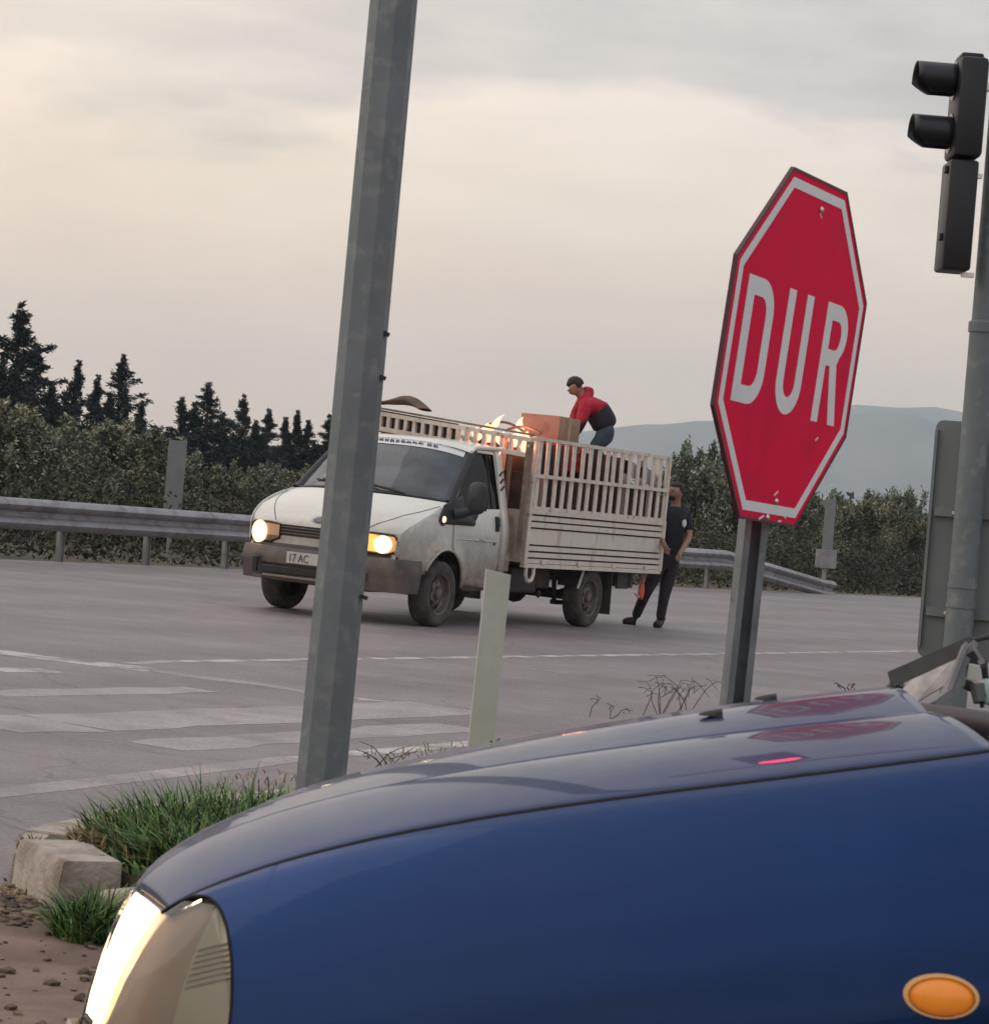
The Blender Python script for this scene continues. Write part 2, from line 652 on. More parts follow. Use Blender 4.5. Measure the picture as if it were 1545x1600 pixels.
def strip(name, a, b, w, m, dz=.0012, seed=0, ragged=.01, w2=None):
    """a painted line from pixel a to pixel b, its edges a little ragged"""
    A, B = ground(*a), ground(*b)
    d = (B - A)
    L = d.length
    d.normalize()
    n = Vector((-d.y, d.x, 0))
    k = max(4, int(L / .25))
    rr = random.Random(seed)
    vs, fs = [], []
    for i in range(k + 1):
        p = A + d * (L * i / k)
        ww = w + ((w2 or w) - w) * i / k
        for s in (-.5, .5):
            q = p + n * (s * ww + rr.uniform(-ragged, ragged))
            vs.append((q.x, q.y, gz(q.x) + dz))
    nv_ = len(vs)
    vs += [(x, y, z - dz + .0004) for x, y, z in vs]
    for i in range(k):
        fs.append((2 * i, 2 * i + 1, 2 * i + 3, 2 * i + 2))
        for j in (0, 1):
            fs.append((2 * i + j, 2 * i + 2 + j, nv_ + 2 * i + 2 + j, nv_ + 2 * i + j))
    return MB().add(vs, fs).build(name, m, kind='structure')


strip('lane_line', (262, 1034), (1460, 1017), .12, M_paint, seed=1)
strip('lane_line', (200, 1037), (262, 1034), .12, M_paint2, seed=2)
strip('stop_line', (-30, 1016), (245, 1048), .36, M_paint, seed=3, ragged=.03)
strip('stop_line', (245, 1048), (560, 1092), .22, M_paint2, seed=4, ragged=.03)
strip('stop_line', (560, 1092), (740, 1112), .12, M_paint, seed=44, ragged=.03)
strip('lane_line', (-10, 1047), (82, 1048), .24, M_paint, seed=5, ragged=.02)
strip('edge_line', (-30, 1243), (462, 1186), .17, M_paint2, seed=6)
strip('edge_line', (462, 1186), (760, 1160), .14, M_paint, seed=16)
strip('crossing_bar', (-40, 1132), (100, 1130), .62, M_paint2, dz=.0016, seed=7, ragged=.04)
strip('crossing_bar', (101, 1130), (700, 1106), .60, M_paint2, dz=.0016, seed=8, ragged=.03)
strip('crossing_bar', (240, 1166), (720, 1136), .34, M_paint2, seed=9, ragged=.04)
strip('crossing_bar', (-20, 1084), (318, 1078), .3, M_paint2, seed=10, ragged=.03)

# bare, trodden earth at the corner nearest the camera
M_dirt = mat('trodden_brown_earth', (.20, .145, .118), rough=.95, var=.2, vscale=4, color2=(.12, .080, .064), c2lo=.45, c2hi=.65, c2scale=2.2, bump=.8, bscale=60)
dv = []
edge_pts = [(-900, 1700), (-500, 1480), (-200, 1408), (-60, 1404), (25, 1398), (60, 1404)]
dp = [ground(*p) for p in edge_pts]
dp += [Vector((-1.0, 8.4, 0)), Vector((6, 9.5, 0)), Vector((9, 0.5, 0)), Vector((-2.4, .5, 0))]
sheet('dirt', dp, .006, M_dirt, kind='structure')
rr = random.Random(5)
peb = MB()
for i in range(900):
    x, y = rr.uniform(-1.9, -.6), rr.uniform(5.4, 8.3)
    if rr.random() < .5:
        x, y = rr.gauss(-1.33, .12), rr.gauss(7.75, .16)
    if (y > 7.6 and x > -1.1):
        continue
    s = rr.choice([.004, .006, .008, .012, .016]) * rr.uniform(.7, 1.3)
    peb.ico((x, y, gz(x) + .006 + s * .3), (s * rr.uniform(.8, 1.6), s, s * .6), 0, .25, i)
peb.build('gravel', mat('pebble_stone', (.13, .095, .08), rough=.9, var=.3, island=.6), kind='stuff')

# ------------------------------------------------------------------ kerbed island
M_kerb = mat('weathered_kerb_concrete', (.40, .350, .315), rough=.95, var=.14, vscale=9, color2=(.22, .175, .145), c2lo=.47, c2hi=.66, c2scale=7, bump=.9, bscale=45)
isl = thing('kerbed_island', 'raised traffic island edged with worn concrete kerb stones beside the blue car', 'traffic island')
KH = .155
soil_pts = [(-1.34, 8.17), (-1.36, 8.5), (-1.24, 8.8), (-.60, 9.95), (.3, 11.6), (1.6, 14.0), (5, 20.2), (7.4, 24.0), (10, 24), (8, 12), (4, 8), (.6, 6.1), (.1, 6.4), (-.95, 7.72)]
sm_ = MB()
sm_.prism([(p[0], p[1]) for p in soil_pts], .001)
sv = [(p[0], p[1], KH - .03 + gz(p[0])) for p in soil_pts]
sb_ = [(x, y, z - KH) for x, y, z in sv]
ns_ = len(sv)
MB().add(sv + sb_, [tuple(range(ns_))] + [(i, (i + 1) % ns_, (i + 1) % ns_ + ns_, i + ns_) for i in range(ns_)]).build('soil', mat('island_soil', (.12, .095, .068), rough=1, var=.3, color2=(.07, .08, .035), c2lo=.45, c2hi=.6, c2scale=3, bump=.6, bscale=30), isl)


def kerb_stone(a, b, w=.13, h=KH, seed=0, lean=0.0):
    """one stone: outer top edge a-b (going round with the island on the left), width inward"""
    a, b = Vector(a), Vector(b)
    d = (b - a)
    L = d.length
    d.normalize()
    n = Vector((-d.y, d.x))
    rr_ = random.Random(seed)
    bm = bmesh.new()
    vs = []
    sec = [(-.035, -.02), (-.022, h * .8), (-.004, h), (w, h + .004), (w, -.02)]
    ns = max(2, int(L / .12))
    rings = []
    for i in range(ns + 1):
        t = i / ns
        t = min(max(t, .011 / L), 1 - .011 / L)
        ring = []
        for (o, z) in sec:
            p = a + d * (L * t) + n * o
            j = rr_.uniform(-.006, .006)
            ring.append(bm.verts.new((p.x + j, p.y + j, gz(p.x) + z + rr_.uniform(-.008, .005) * (z > .05) + lean * t)))
        rings.append(ring)
    k = len(sec)
    for i in range(ns):
        for j in range(k - 1):
            bm.faces.new((rings[i][j], rings[i][j + 1], rings[i + 1][j + 1], rings[i + 1][j]))
    bm.faces.new(rings[0])
    bm.faces.new(rings[-1][::-1])
    bmesh.ops.recalc_face_normals(bm, faces=bm.faces)
    bmesh.ops.bevel(bm, geom=[e for e in bm.edges if e.is_manifold and e.calc_face_angle(0) > .6], offset=.004, segments=2, affect='EDGES')
    me = bpy.data.meshes.new('kerb_stone')
    bm.to_mesh(me)
    bm.free()
    me.materials.append(M_kerb)
    me.polygons.foreach_set('use_smooth', [True] * len(me.polygons))
    me.set_sharp_from_angle(angle=math.radians(35))
    return link('kerb_stone', me, isl)


def V2(p):
    return (p.x, p.y)


k_pts = [V2(ground(108, 1351, KH)), V2(ground(34, 1318, KH)), V2(ground(40, 1284, KH)), V2(ground(150, 1266, KH))]
# far side, travelling from the far end towards the nose, then round the nose and back along the near side
far_line = [Vector(k_pts[3])]
tgt = [V2(ground(300, 1247, KH)), V2(ground(466, 1228, KH)), V2(ground(620, 1205, KH)), V2(ground(760, 1178, KH))]
line = list(reversed([Vector(k_pts[3])] + [Vector(t) for t in tgt]))
ext = line[0] + Vector((RD.x, RD.y)) * 8.0
line = [ext] + line
sd = 0
for a, b in zip(line[:-1], line[1:]):
    L = (b - a).length
    k = max(1, round(L / .5))
    for i in range(k):
        sd += 1
        kerb_stone(a.lerp(b, i / k), a.lerp(b, (i + 1) / k), seed=sd)
kerb_stone(k_pts[3], k_pts[2], seed=91, w=.15, h=KH - .020)
kerb_stone(k_pts[2], Vector(k_pts[2]).lerp(Vector(k_pts[1]), .68), seed=92, w=.20, h=KH - .038)
kerb_stone(Vector(k_pts[2]).lerp(Vector(k_pts[1]), .84), k_pts[0], seed=93, w=.175, h=KH + .008)
ka = Vector(k_pts[0])
for i in range(4):
    kb = ka + Vector((math.cos(math.radians(-38)), math.sin(math.radians(-38)))) * .5
    if i > 0:
        kerb_stone(ka, kb, seed=95 + i)
    else:
        kerb_stone(ka + Vector((.10, -.05)), kb, seed=95, h=KH - .05)
    ka = kb

# ------------------------------------------------------------------ grass and weeds


def blades(mb, n, cx, cy, rx, ry, h0, h1, lean, rr, zb, w=.006, keep=None):
    for i in range(n):
        while True:
            x, y = rr.uniform(-1, 1), rr.uniform(-1, 1)
            if x * x + y * y < 1:
                break
        px_, py_ = cx + x * rx, cy + y * ry
        if keep and not keep(px_, py_):
            continue
        edge_ = 1 - .45 * (x * x + y * y)
        h = rr.uniform(h0, h1) * edge_
        a = rr.uniform(0, 2 * math.pi)
        ln = rr.uniform(.15, 1.0) * lean
        dx, dy = math.cos(a) * ln * h + x * h * .45, math.sin(a) * ln * h + y * h * .3
        b = a + math.pi / 2 + rr.uniform(-.5, .5)
        wx, wy = math.cos(b) * w, math.sin(b) * w
        z0 = zb + gz(px_)
        vs = []
        for t, ww in ((0, 1), (.35, 1.0), (.7, .75), (1, .0)):
            bx, by = px_ + dx * t * t, py_ + dy * t * t
            bz = z0 + h * (t - .28 * ln * t * t)
            if ww > 0:
                vs += [(bx - wx * ww, by - wy * ww, bz), (bx + wx * ww, by + wy * ww, bz)]
            else:
                vs += [(bx, by, bz)]
        mb.add(vs, [(0, 1, 3, 2), (2, 3, 5, 4), (4, 5, 6)])


M_grass = mat('lush_green_grass', (.058, .125, .038), rough=.5, var=.35, vscale=5, island=.9, color2=(.12, .19, .06), c2lo=.45, c2hi=.7, c2scale=7, spec=.35)
M_dry = mat('dry_straw', (.24, .18, .11), rough=.8, var=.3, vscale=5, island=.6)
rr = random.Random(11)


def patchy(x, y):
    return math.sin(x * 23 + 2 * math.sin(y * 17)) + math.sin(y * 19 + 1.3) + .6 * math.sin((x + y) * 41) > -.75


g = MB()
blades(g, 3600, -.76, 8.42, .46, .62, .08, .27, 1.2, rr, .125, .0034, patchy)
blades(g, 1600, -.76, 8.42, .42, .58, .05, .15, 1.5, rr, .125, .0075, patchy)
blades(g, 2300, -.66, 8.0, .38, .36, .08, .24, 1.3, rr, .125, .0034, patchy)
blades(g, 900, -.72, 7.95, .36, .30, .04, .13, 1.6, rr, .125, .0080, patchy)
blades(g, 260, -.76, 8.42, .40, .55, .22, .33, .9, rr, .125, .0026)
blades(g, 900, -.55, 9.05, .34, .55, .05, .19, 1.1, rr, .125, .0038)
g.build('grass', M_grass, kind='stuff')
g = MB()
gq = ground(150, 1462)
blades(g, 950, gq.x, gq.y, .12, .20, .05, .19, 1.2, rr, 0.0, .0036)
g.build('grass', M_grass, kind='stuff')
g = MB()
blades(g, 620, -1.14, 8.30, .13, .32, .03, .10, 1.6, rr, .135, .0040)
blades(g, 380, -.80, 8.3, .42, .5, .08, .22, 1.5, rr, .125, .0026)
blades(g, 420, -1.02, 7.74, .22, .12, .03, .12, 1.3, rr, 0.0, .0035)
blades(g, 160, -1.37, 8.20, .05, .06, .03, .07, 1.6, rr, .10, .0035)
blades(g, 130, -1.33, 7.85, .13, .08, .02, .06, 1.6, rr, 0.0, .0035)
blades(g, 330, -.50, 9.9, .55, .9, .02, .07, 1.2, rr, .14, .003)
blades(g, 300, .2, 11.6, .6, 1.2, .03, .09, 1.2, rr, .13, .003)
blades(g, 5000, 3.6, 12.5, 3.4, 5.5, .02, .09, 1.3, rr, .12, .004, lambda x, y: y > 7.9 + .25 * x and (x - .1) * 1.55 > (y - 11.2) * 1.0 - .2 and x < 7)
g.build('dry_grass', M_dry, kind='stuff')
M_weed = mat('dry_weed_stalk', (.10, .075, .055), rough=.85, var=.3)


def weed(name, label, base, stalks, seed, hh=.2, group=None, curl=.5, th=.0022, spread=.5):
    r_ = random.Random(seed)
    mb = MB()
    for i in range(stalks):
        a = r_.uniform(0, 2 * math.pi)
        h = hh * r_.uniform(.5, 1.1)
        lx, ly = math.cos(a) * spread * h, math.sin(a) * spread * h * .5
        pts = []
        ox, oy = r_.uniform(-1, 1) * hh * .35, r_.uniform(-1, 1) * hh * .2
        for t in (0, .25, .5, .75, 1):
            pts.append((ox + lx * t ** 1.4 + r_.uniform(-1, 1) * .01, oy + ly * t, h * (t - curl * .45 * t ** 3)))
        mb.tube(pts, [th, th, th * .8, th * .7, th * .4], 4)
        for j in range(2):
            t = r_.uniform(.45, .95)
            p = Vector(pts[0]).lerp(Vector(pts[-1]), t)
            q = p + Vector((r_.uniform(-1, 1), r_.uniform(-.4, .4), r_.uniform(.1, .8))) * h * .28
            mb.tube([p, p.lerp(q, .6) + Vector((0, 0, .006)), q], [th * .7, th * .6, th * .9], 4)
    o = mb.build(name, M_weed)
    o.location = base
    tag(o, label, 'weed', group)
    return o


weed('dry_weed', 'dead weed with splayed dark stalks just right of the thick grey pole', at(600, 1205, 9.4), 7, 1, .13, spread=1.1)
weed('dry_weed', 'short broken stalk sticking up at the foot of the pale marker post', at(775, 1170, 9.0), 2, 2, .045, spread=.5)
b_ = at(1040, 1120, 9.0)
weed('dry_weed', 'sparse tall dead weed with curled seed heads standing behind the car hood', b_, 11, 3, .24, curl=1.0, th=.0016, spread=.5)
weed('dry_weed', 'low arching dead stalk left of the tall dead weed behind the hood', at(940, 1122, 9.0), 3, 8, .13, curl=1.3, th=.0018, spread=1.4)
weed('dry_weed', 'tiny dark sprig seen above the far rear corner of the car hood', at(1325, 1088, 8.0), 3, 5, .055, th=.0025, spread=.5)

# ------------------------------------------------------------------ street poles
pole = thing('steel_pole', 'thick galvanised steel pole in front of the truck', 'pole', (at(560, 600, 8.0).x + .0, 8.0, .12))
pr = .0755
pmb = MB()
ptop = 6.2
pmb.tube([(-.018, 0, 0), (-.0, 0, 1.4), (.012, 0, 2.9), (.04, 0, ptop)], [pr + .002, pr, pr - .002, pr - .012], 8, caps=True)
po = pmb.build('shaft', M_galv, pole, smooth=20)
po.rotation_euler = (0, 0, math.radians(10))
MB().box((0, 0, .012), (.3, .3, .024), bevel=.004).build('base_plate', M_galv, pole, smooth=30)
for z_, s_ in ((.90, 1), (1.58, 1), (1.715, 1), (2.86, 1)):
    MB().box((pr * .98, -.02, z_), (.02, .03, .012), Euler((0, .3, 0))).build('bolt', M_black, pole)

dl = thing('marker_post', 'pale green delineator post in front of the truck bed', 'post', tuple(at(752, 1170, 12.0) + Vector((-.004, 0, -.03))), rot=(0, math.radians(1.1), .1))
dm = MB()
dm.prism([(-.058, -.05), (.058, -.05), (.058, .845), (-.058, .862)], .045)
M_post = mat('faded_green_white_plastic', (.44, .47, .42), rough=.6, var=.07, vscale=8, grad=(0, .5, (.36, .36, .29), .5))
dm.build('shaft', M_post, dl, smooth=30)
MB().box((0, .0225, -.075), (.15, .1, .06), bevel=.01).build('foot', M_blacksoft, dl)

# right hand signal pole with sign board and traffic light
tp = at(1500, 900, 10.5)
sp_ = thing('signal_pole', 'grey round signal pole at the right edge carrying the traffic light', 'pole', (tp.x + .012, 10.5, .1))
smb = MB()
smb.tube([(0, 0, 0), (0, 0, 2.12)], .0575, 20)
smb.build('lower_shaft', M_galv, sp_, smooth=40)
smb = MB().tube([(-.004, 0, 2.12), (-.004, 0, 4.3)], .049, 20)
smb.build('upper_shaft', M_galv, sp_, smooth=40)
smb = MB().lathe([(.058, 2.09), (.064, 2.09), (.064, 2.13), (.05, 2.14)], 20, 'Z')
smb.build('collar', M_galv, sp_, smooth=40)
for zz in (.97, 1.05):
    MB().lathe([(.058, zz), (.0615, zz), (.0615, zz + .02), (.058, zz + .02)], 20, 'Z').build('clamp_band', M_galv, sp_, smooth=40)

sbx = Vector((tp.x + .012, 10.5, 0))
sb = thing('sign_board', 'back of a tall rounded grey sign board clamped to the signal pole', 'sign board', (sbx.x + .055, 10.585, gz(2)), rz=math.radians(-18))
zb0, zb1 = at(1432, 1028, 10.5).z - gz(2), at(1462, 653, 10.5).z - gz(2)
hw = .20


def rrect(x0, x1, z0, z1, r, n=5):
    o = []
    for cx, cz, a in ((x1 - r, z1 - r, 0), (x0 + r, z1 - r, 90), (x0 + r, z0 + r, 180), (x1 - r, z0 + r, 270)):
        o += arc(cx, cz, r, a, a + 90, n)
    return o


M_board = mat('grey_aluminium_back', (.18, .20, .215), rough=.6, metal=.2, var=.1, vscale=3)
MB().prism(rrect(-hw, hw, zb0, zb1, .03), .012).build('plate', M_board, sb, smooth=30)
for s in (-1, 1):
    MB().box((s * (hw - .007), -.012, (zb0 + zb1) / 2), (.012, .024, zb1 - zb0 - .08)).build('edge_fold', M_board, sb)
for zz in (zb0 + .19, zb0 + .60):
    MB().box((0, -.012, zz), (hw * 2 - .05, .022, .035)).build('cross_rail', M_board, sb)
    MB().box((-.085, -.03, zz), (.03, .02, .012)).build('clamp_bolt', M_chrome, sb)

# traffic light
tl = thing('traffic_light', 'black traffic light seen side on with two visors pointing left', 'traffic light')
S105 = CF / 10.4


def tlp(px, py, dy=0.0):
    return at(px, py, 10.4 + dy)


c0 = tlp(1508, 172)
tl.location = c0
M_sig = mat('black_signal_housing', (.013, .014, .020), rough=.45, var=.15)
MB().box((0.005, 0, .0), (.115, .24, .40), bevel=.02).build('housing', M_sig, tl, smooth=40)
MB().box((-.0, 0, .205), (.09, .16, .03), bevel=.01).build('cap', M_sig, tl, smooth=40)
MB().box((.075, 0, .10), (.06, .05, .03)).build('bracket', M_chrome, tl)
for k, (zz, nm) in enumerate(((.115, 0), (-.098, 1))):
    vm = MB()
    L_ = .155

    def vis(u, v, zz=zz):
        a = math.radians(-60 + 300 * v)          # open at the bottom
        r = .093
        cut = 1.0 if math.sin(a) > -.2 else .55 + .45 * max(0, 1 + (math.sin(a) + .2) / .8)
        x = -.055 - L_ * u * cut
        return (x, r * math.cos(a), zz + r * .72 * math.sin(a) - .0 * u)
    vm.grid(vis, 6, 24)
    o = vm.build('visor', M_sig, tl, smooth=60)
    solidify(o, .004)
    MB().lathe([(0, -.058), (.04, -.064), (.08, -.057)], 24, 'X', (0, 0, zz)).build('lens', mat('dark_signal_lens', (.03, .02, .02), rough=.15, var=.1), tl, smooth=60)
low = MB().box((-.000, .0, -.43), (.115, .20, .44), bevel=.012)
low.build('lower_housing', M_sig, tl, smooth=40)
for zz in (-.25, -.52):
    MB().box((-.064, -.05, zz), (.016, .03, .03), bevel=.004).build('latch', M_sig, tl)
for zz in (-.262, -.66):
    MB().box((.06, -.02, zz), (.05, .03, .018)).build('strap', M_chrome, tl)

# the same pole carries an arm out over the lane with a red-lit signal, above the frame: the hood mirrors it
MB().tube([(0, 0, 4.28), (0, 0, 6.1)], .047, 20).build('top_shaft', M_galv, sp_, smooth=40)
MB().tube([(0, 0, 5.75), (-.8, .2, 5.95), (-2.2, .5, 6.0)], .035, 12).build('mast_arm', M_galv, sp_, smooth=40)
ov = thing('overhead_traffic_light', 'traffic light hanging above the lane from the mast arm with its red lamp lit', 'traffic light', (.36, 11.0, 5.55))
MB().box((0, 0, 0), (.30, .16, .90), bevel=.03).build('housing', MATS['black_signal_housing'] if 'black_signal_housing' in MATS else mat('black_signal_housing', (.022, .024, .030), rough=.45, var=.15), ov, smooth=40)
MB().tube([(0, 0, .44), (-.02, 0, .60)], .03, 8).build('hanger', M_galv, ov)
for zz, nm_, mm_ in ((.28, 'red_lamp', mat('lit_red_signal', (.8, .05, .05), rough=.3, var=0, emit=(1.0, .03, .10), estr=22.0)), (0, 'amber_lamp', mat('unlit_amber_signal', (.12, .06, .01), rough=.2)), (-.28, 'green_lamp', mat('unlit_green_signal', (.01, .05, .03), rough=.2))):
    MB().lathe([(0, -.10), (.06, -.097), (.11, -.085)], 24, 'Y', (0, 0, zz)).build(nm_, mm_, ov, smooth=60)
    o = MB().grid(lambda u, v: (.125 * math.cos(math.radians(-20 + 220 * v)), -.08 - .16 * u, zz + .125 * math.sin(math.radians(-20 + 220 * v))), 3, 16).build('visor', MATS['black_signal_housing'], ov, smooth=60)
    solidify(o, .004)

# ------------------------------------------------------------------ stop sign
K_ = np.array([0.7111, 6.4501, 1.7844])
ss = thing('stop_sign', 'red octagonal stop sign lettered DUR on a dark steel post', 'road sign', tuple(K_))
ss.rotation_mode = 'XYZ'
yaw, pit, rol = 1.0669, .0642, .0293
Rm = Matrix.Rotation(yaw, 3, 'Z') @ Matrix.Rotation(pit, 3, 'X') @ Matrix.Rotation(rol, 3, 'Y')
ss.rotation_euler = Rm.to_euler()
SC = .9589
a_ = .9 * SC / 2


def octo(r, rc=0.0):
    out = []
    for k in range(8):
        a = math.radians(22.5 + 45 * k)
        R_ = r / math.cos(math.radians(22.5))
        out.append((R_ * math.cos(a), R_ * math.sin(a)))
    return out


M_red = mat('retroreflective_red', (.82, .004, .062), rough=.6, var=.06, vscale=3, spec=.12, color2=(.66, .006, .062), c2lo=.5, c2hi=.75, c2scale=4)
M_signwhite = mat('reflective_white_sheeting', (.78, .80, .82), rough=.45, var=.04, vscale=5)
M_signback = mat('sign_edge_metal', (.075, .022, .03), rough=.5, var=.1)
MB().prism(octo(a_), .006, Matrix.Translation((0, .0, 0))).build('plate', M_red, ss)
edge_mb = MB()
oo, ii = octo(a_ + .001), octo(a_ - .006)
n_ = 8
vs = [(x, -.0015, z) for x, z in oo] + [(x, -.0015, z) for x, z in ii] + [(x, .009, z) for x, z in oo] + [(x, .009, z) for x, z in ii]
fs = []
for i in range(8):
    j = (i + 1) % 8
    fs += [(i, j, j + 8, i + 8), (i, i + 16, j + 16, j), (i + 16, i + 24, j + 24, j + 16), (i + 8, j + 8, j + 24, i + 24)]
edge_mb.add(vs, fs).build('rim', M_signback, ss)
bo, bi = octo(a_ - .022), octo(a_ - .046)
vs = [(x, -.001, z) for x, z in bo] + [(x, -.001, z) for x, z in bi] + [(x, .001, z) for x, z in bo] + [(x, .001, z) for x, z in bi]
MB().add(vs, fs).build('border', M_signwhite, ss)


def letter(outline, holes, name='letter'):
    f = lambda p: (p[0] * SC / 1000, p[1] * SC / 1000)
    bm = bmesh.new()
    for lp in [outline] + holes:
        vv = [bm.verts.new((f(p)[0], -.0012, f(p)[1])) for p in lp]
        for i in range(len(vv)):
            bm.edges.new((vv[i], vv[(i + 1) % len(vv)]))
    bmesh.ops.triangle_fill(bm, use_beauty=True, use_dissolve=False, edges=bm.edges[:])
    r = bmesh.ops.extrude_face_region(bm, geom=bm.faces[:])
    for v in [e for e in r['geom'] if isinstance(e, bmesh.types.BMVert)]:
        v.co.y = .001
    bmesh.ops.recalc_face_normals(bm, faces=bm.faces)
    me = bpy.data.meshes.new(name)
    bm.to_mesh(me)
    bm.free()
    me.materials.append(M_signwhite)
    return link(name, me, ss)


def el(cx, cz, rx, rz, a0, a1, n=10):
    return [(cx + rx * math.cos(math.radians(a0 + (a1 - a0) * i / n)), cz + rz * math.sin(math.radians(a0 + (a1 - a0) * i / n))) for i in range(n + 1)]


letter([(-357, -164)] + el(-262, -79, 87, 85, -90, 0) + el(-262, 66, 87, 87, 0, 90) + [(-357, 153)],
       [[(-311, -119)] + el(-262, -76, 42, 43, -90, 0, 8) + el(-262, 63, 42, 44, 0, 90, 8) + [(-311, 107)]])
letter([(-92, 154)] + el(-8, -82, 84, 84, 180, 360, 16) + [(76, 154), (31, 154)] + el(-8, -80, 39, 41, 0, -180, 12) + [(-47, 154)], [])
letter([(178, -164), (222, -164), (222, -10), (252, -10), (298, -164), (347, -164), (298, -2)] + el(266, 80, 78, 76, -55, 90, 12) + [(178, 156)],
       [[(222, 34), (270, 34)] + el(270, 73, 32, 39, -80, 90, 8) + [(222, 112)]])
for bx, bz in ((.03, a_ - .07), (.03, -a_ + .055), (-.01, -a_ + .012)):
    MB().lathe([(0, -.006), (.006, -.005), (.009, -.001)], 10, 'Y', (bx, 0, bz)).build('rivet', M_chrome, ss, smooth=50)
rr = random.Random(8)
for (cx, cz) in ((.03, a_ - .085), (.02, -a_ + .075), (-.05, -a_ + .010), (.07, -a_ + .008), (.10, -a_ + .02), (.23, -.20), (a_ - .07, -.26), (a_ - .05, -.31)):
    L_ = rr.uniform(.012, .030)
    an_ = rr.uniform(-.6, .6)
    MB().box((cx, -.0016, cz), (L_, .0012, rr.uniform(.003, .006)), Euler((0, an_, 0))).build('chip', M_signwhite if cz < -.05 * 1 and cx != .23 else MATS['reflective_white_sheeting'], ss)
# slotted C-profile post
post_p = at(1166, 1000, 6.52)
zc = K_[2]
pm = MB()
w_, d_ = .032, .045
prof = [(-w_, -d_ / 2), (-w_ * .45, -d_ / 2), (-w_ * .45, -d_ / 2 + .006), (-w_ + .006, -d_ / 2 + .006), (-w_ + .006, d_ / 2 - .006), (w_ - .006, d_ / 2 - .006), (w_ - .006, -d_ / 2 + .006),
        (w_ * .45, -d_ / 2 + .006), (w_ * .45, -d_ / 2), (w_, -d_ / 2), (w_, d_ / 2), (-w_, d_ / 2)]
x0 = post_p.x - (1000 - 1100) * 0
top = Vector((at(1180, 830, 6.52).x, 6.52, K_[2] + .25))
bot = Vector((at(1148, 1110, 6.52).x, 6.52, .1))
topx = at(1176, 830, 6.52)
botx = at(1147, 1105, 6.52)
slope_x = (topx.x - botx.x) / (topx.z - botx.z)
bot = Vector((botx.x + slope_x * (.1 - botx.z), 6.52, .1))
top = Vector((botx.x + slope_x * (K_[2] + .3 - botx.z), 6.52, K_[2] + .3))
Ri = Rm.transposed()


def toloc(v):
    return Ri @ (Vector(v) - Vector(K_))


vs = []
cr_, sr_ = math.cos(math.radians(18)), math.sin(math.radians(18))
for e in (bot, top):
    for (x, y) in prof:
        vs.append(toloc(e + Vector((x * cr_ - y * sr_, x * sr_ + y * cr_, 0))))
n_ = len(prof)
fs = [(i, (i + 1) % n_, (i + 1) % n_ + n_, i + n_) for i in range(n_)] + [tuple(range(n_))[::-1], tuple(range(n_, 2 * n_))]
pm.add(vs, fs).build('post', mat('weathered_post_steel', (.185, .205, .222), rough=.6, metal=.3, var=.25, vscale=9, color2=(.12, .10, .09), c2lo=.6, c2hi=.7, c2scale=14, bump=.2), ss)
for zz in (-.28, .22):
    MB().box((-.10, .035, zz), (.10, .03, .03)).build('bracket', M_galv, ss)

# ------------------------------------------------------------------ guardrail on the far side
def wbeam(mb, a, b, h=.31, proud=.08, side=Vector((0, -1, 0))):
    prof = [(z * 1.25, o_) for z, o_ in [(-.155, -.01), (-.13, .055), (-.09, .09), (-.05, .06), (-.025, -.02), (.025, -.02), (.05, .06), (.09, .09), (.13, .055), (.155, -.01)]]
    vs = []
    for p in (a, b):
        for (z, o) in prof:
            vs.append(Vector(p) + side * o + Vector((0, 0, z)))
    for p in (a, b):
        for (z, o) in prof:
            vs.append(Vector(p) + side * (o - .006) + Vector((0, 0, z)))
    k = len(prof)
    fs = [(i, i + 1, k + i + 1, k + i) for i in range(k - 1)] + [(2 * k + i, 3 * k + i, 3 * k + i + 1, 2 * k + i + 1) for i in range(k - 1)]
    mb.add(vs, fs)


gr0 = ground(0, 874)
gr1 = ground(1300, 928)
gdir = (gr1 - gr0)
gdir.z = 0
gl_ = gdir.length
gdir.normalize()
gside = Vector((gdir.y, -gdir.x, 0))
if gside.y > 0:
    gside = -gside
rail = thing('guardrail', 'long grey steel guardrail along the far road edge sloping into the ground at its end', 'guardrail')
s = -24.0
post_s = []
ps0 = (ground(17, 880) - gr0).dot(gdir)
k = 0
while True:
    q = ps0 + 1.85 * (k - 12)
    k += 1
    if q > gl_ - 4.6:
        break
    post_s.append(q)


def rz_at(s_):
    e = gl_ - s_
    return .575 if e > 6.6 else max(.08, .575 * e / 6.6 + .06)


def rp_(s_, dz=0.0, off=0.0):
    p = gr0 + gdir * s_ + gside * off
    return Vector((p.x, p.y, gz(p.x) + rz_at(s_) + dz))


for q in post_s:
    p = gr0 + gdir * q - gside * .12
    rot = Matrix.Rotation(math.atan2(gdir.y, gdir.x), 3, 'Z')
    mb = MB()
    H_ = rz_at(q) + .12
    mb.box((p.x, p.y, gz(p.x) + H_ / 2 - .05), (.10, .012, H_ + .1), rot)
    for s_ in (-1, 1):
        c_ = Vector((p.x, p.y, 0)) + gdir * (.05 * s_)
        mb.box((c_.x, c_.y, gz(p.x) + H_ / 2 - .05), (.008, .06, H_ + .1), rot)
    mb.build('post', M_rail, rail)
q = -24.0
while q < gl_ - .1:
    q2 = min(q + 3.7, gl_)
    if q2 > gl_ - 7:
        q2 = min(q + 1.8, gl_)
    mb = MB()
    wbeam(mb, rp_(q, 0, .002), rp_(q2 + .04, 0, .004), side=gside)
    o = mb.build('rail_beam', M_rail, rail, smooth=50)
    q = q2
# rear of small signs beyond the rail
M_back = mat('dull_sign_back', (.20, .215, .22), rough=.6, metal=.2, var=.1)


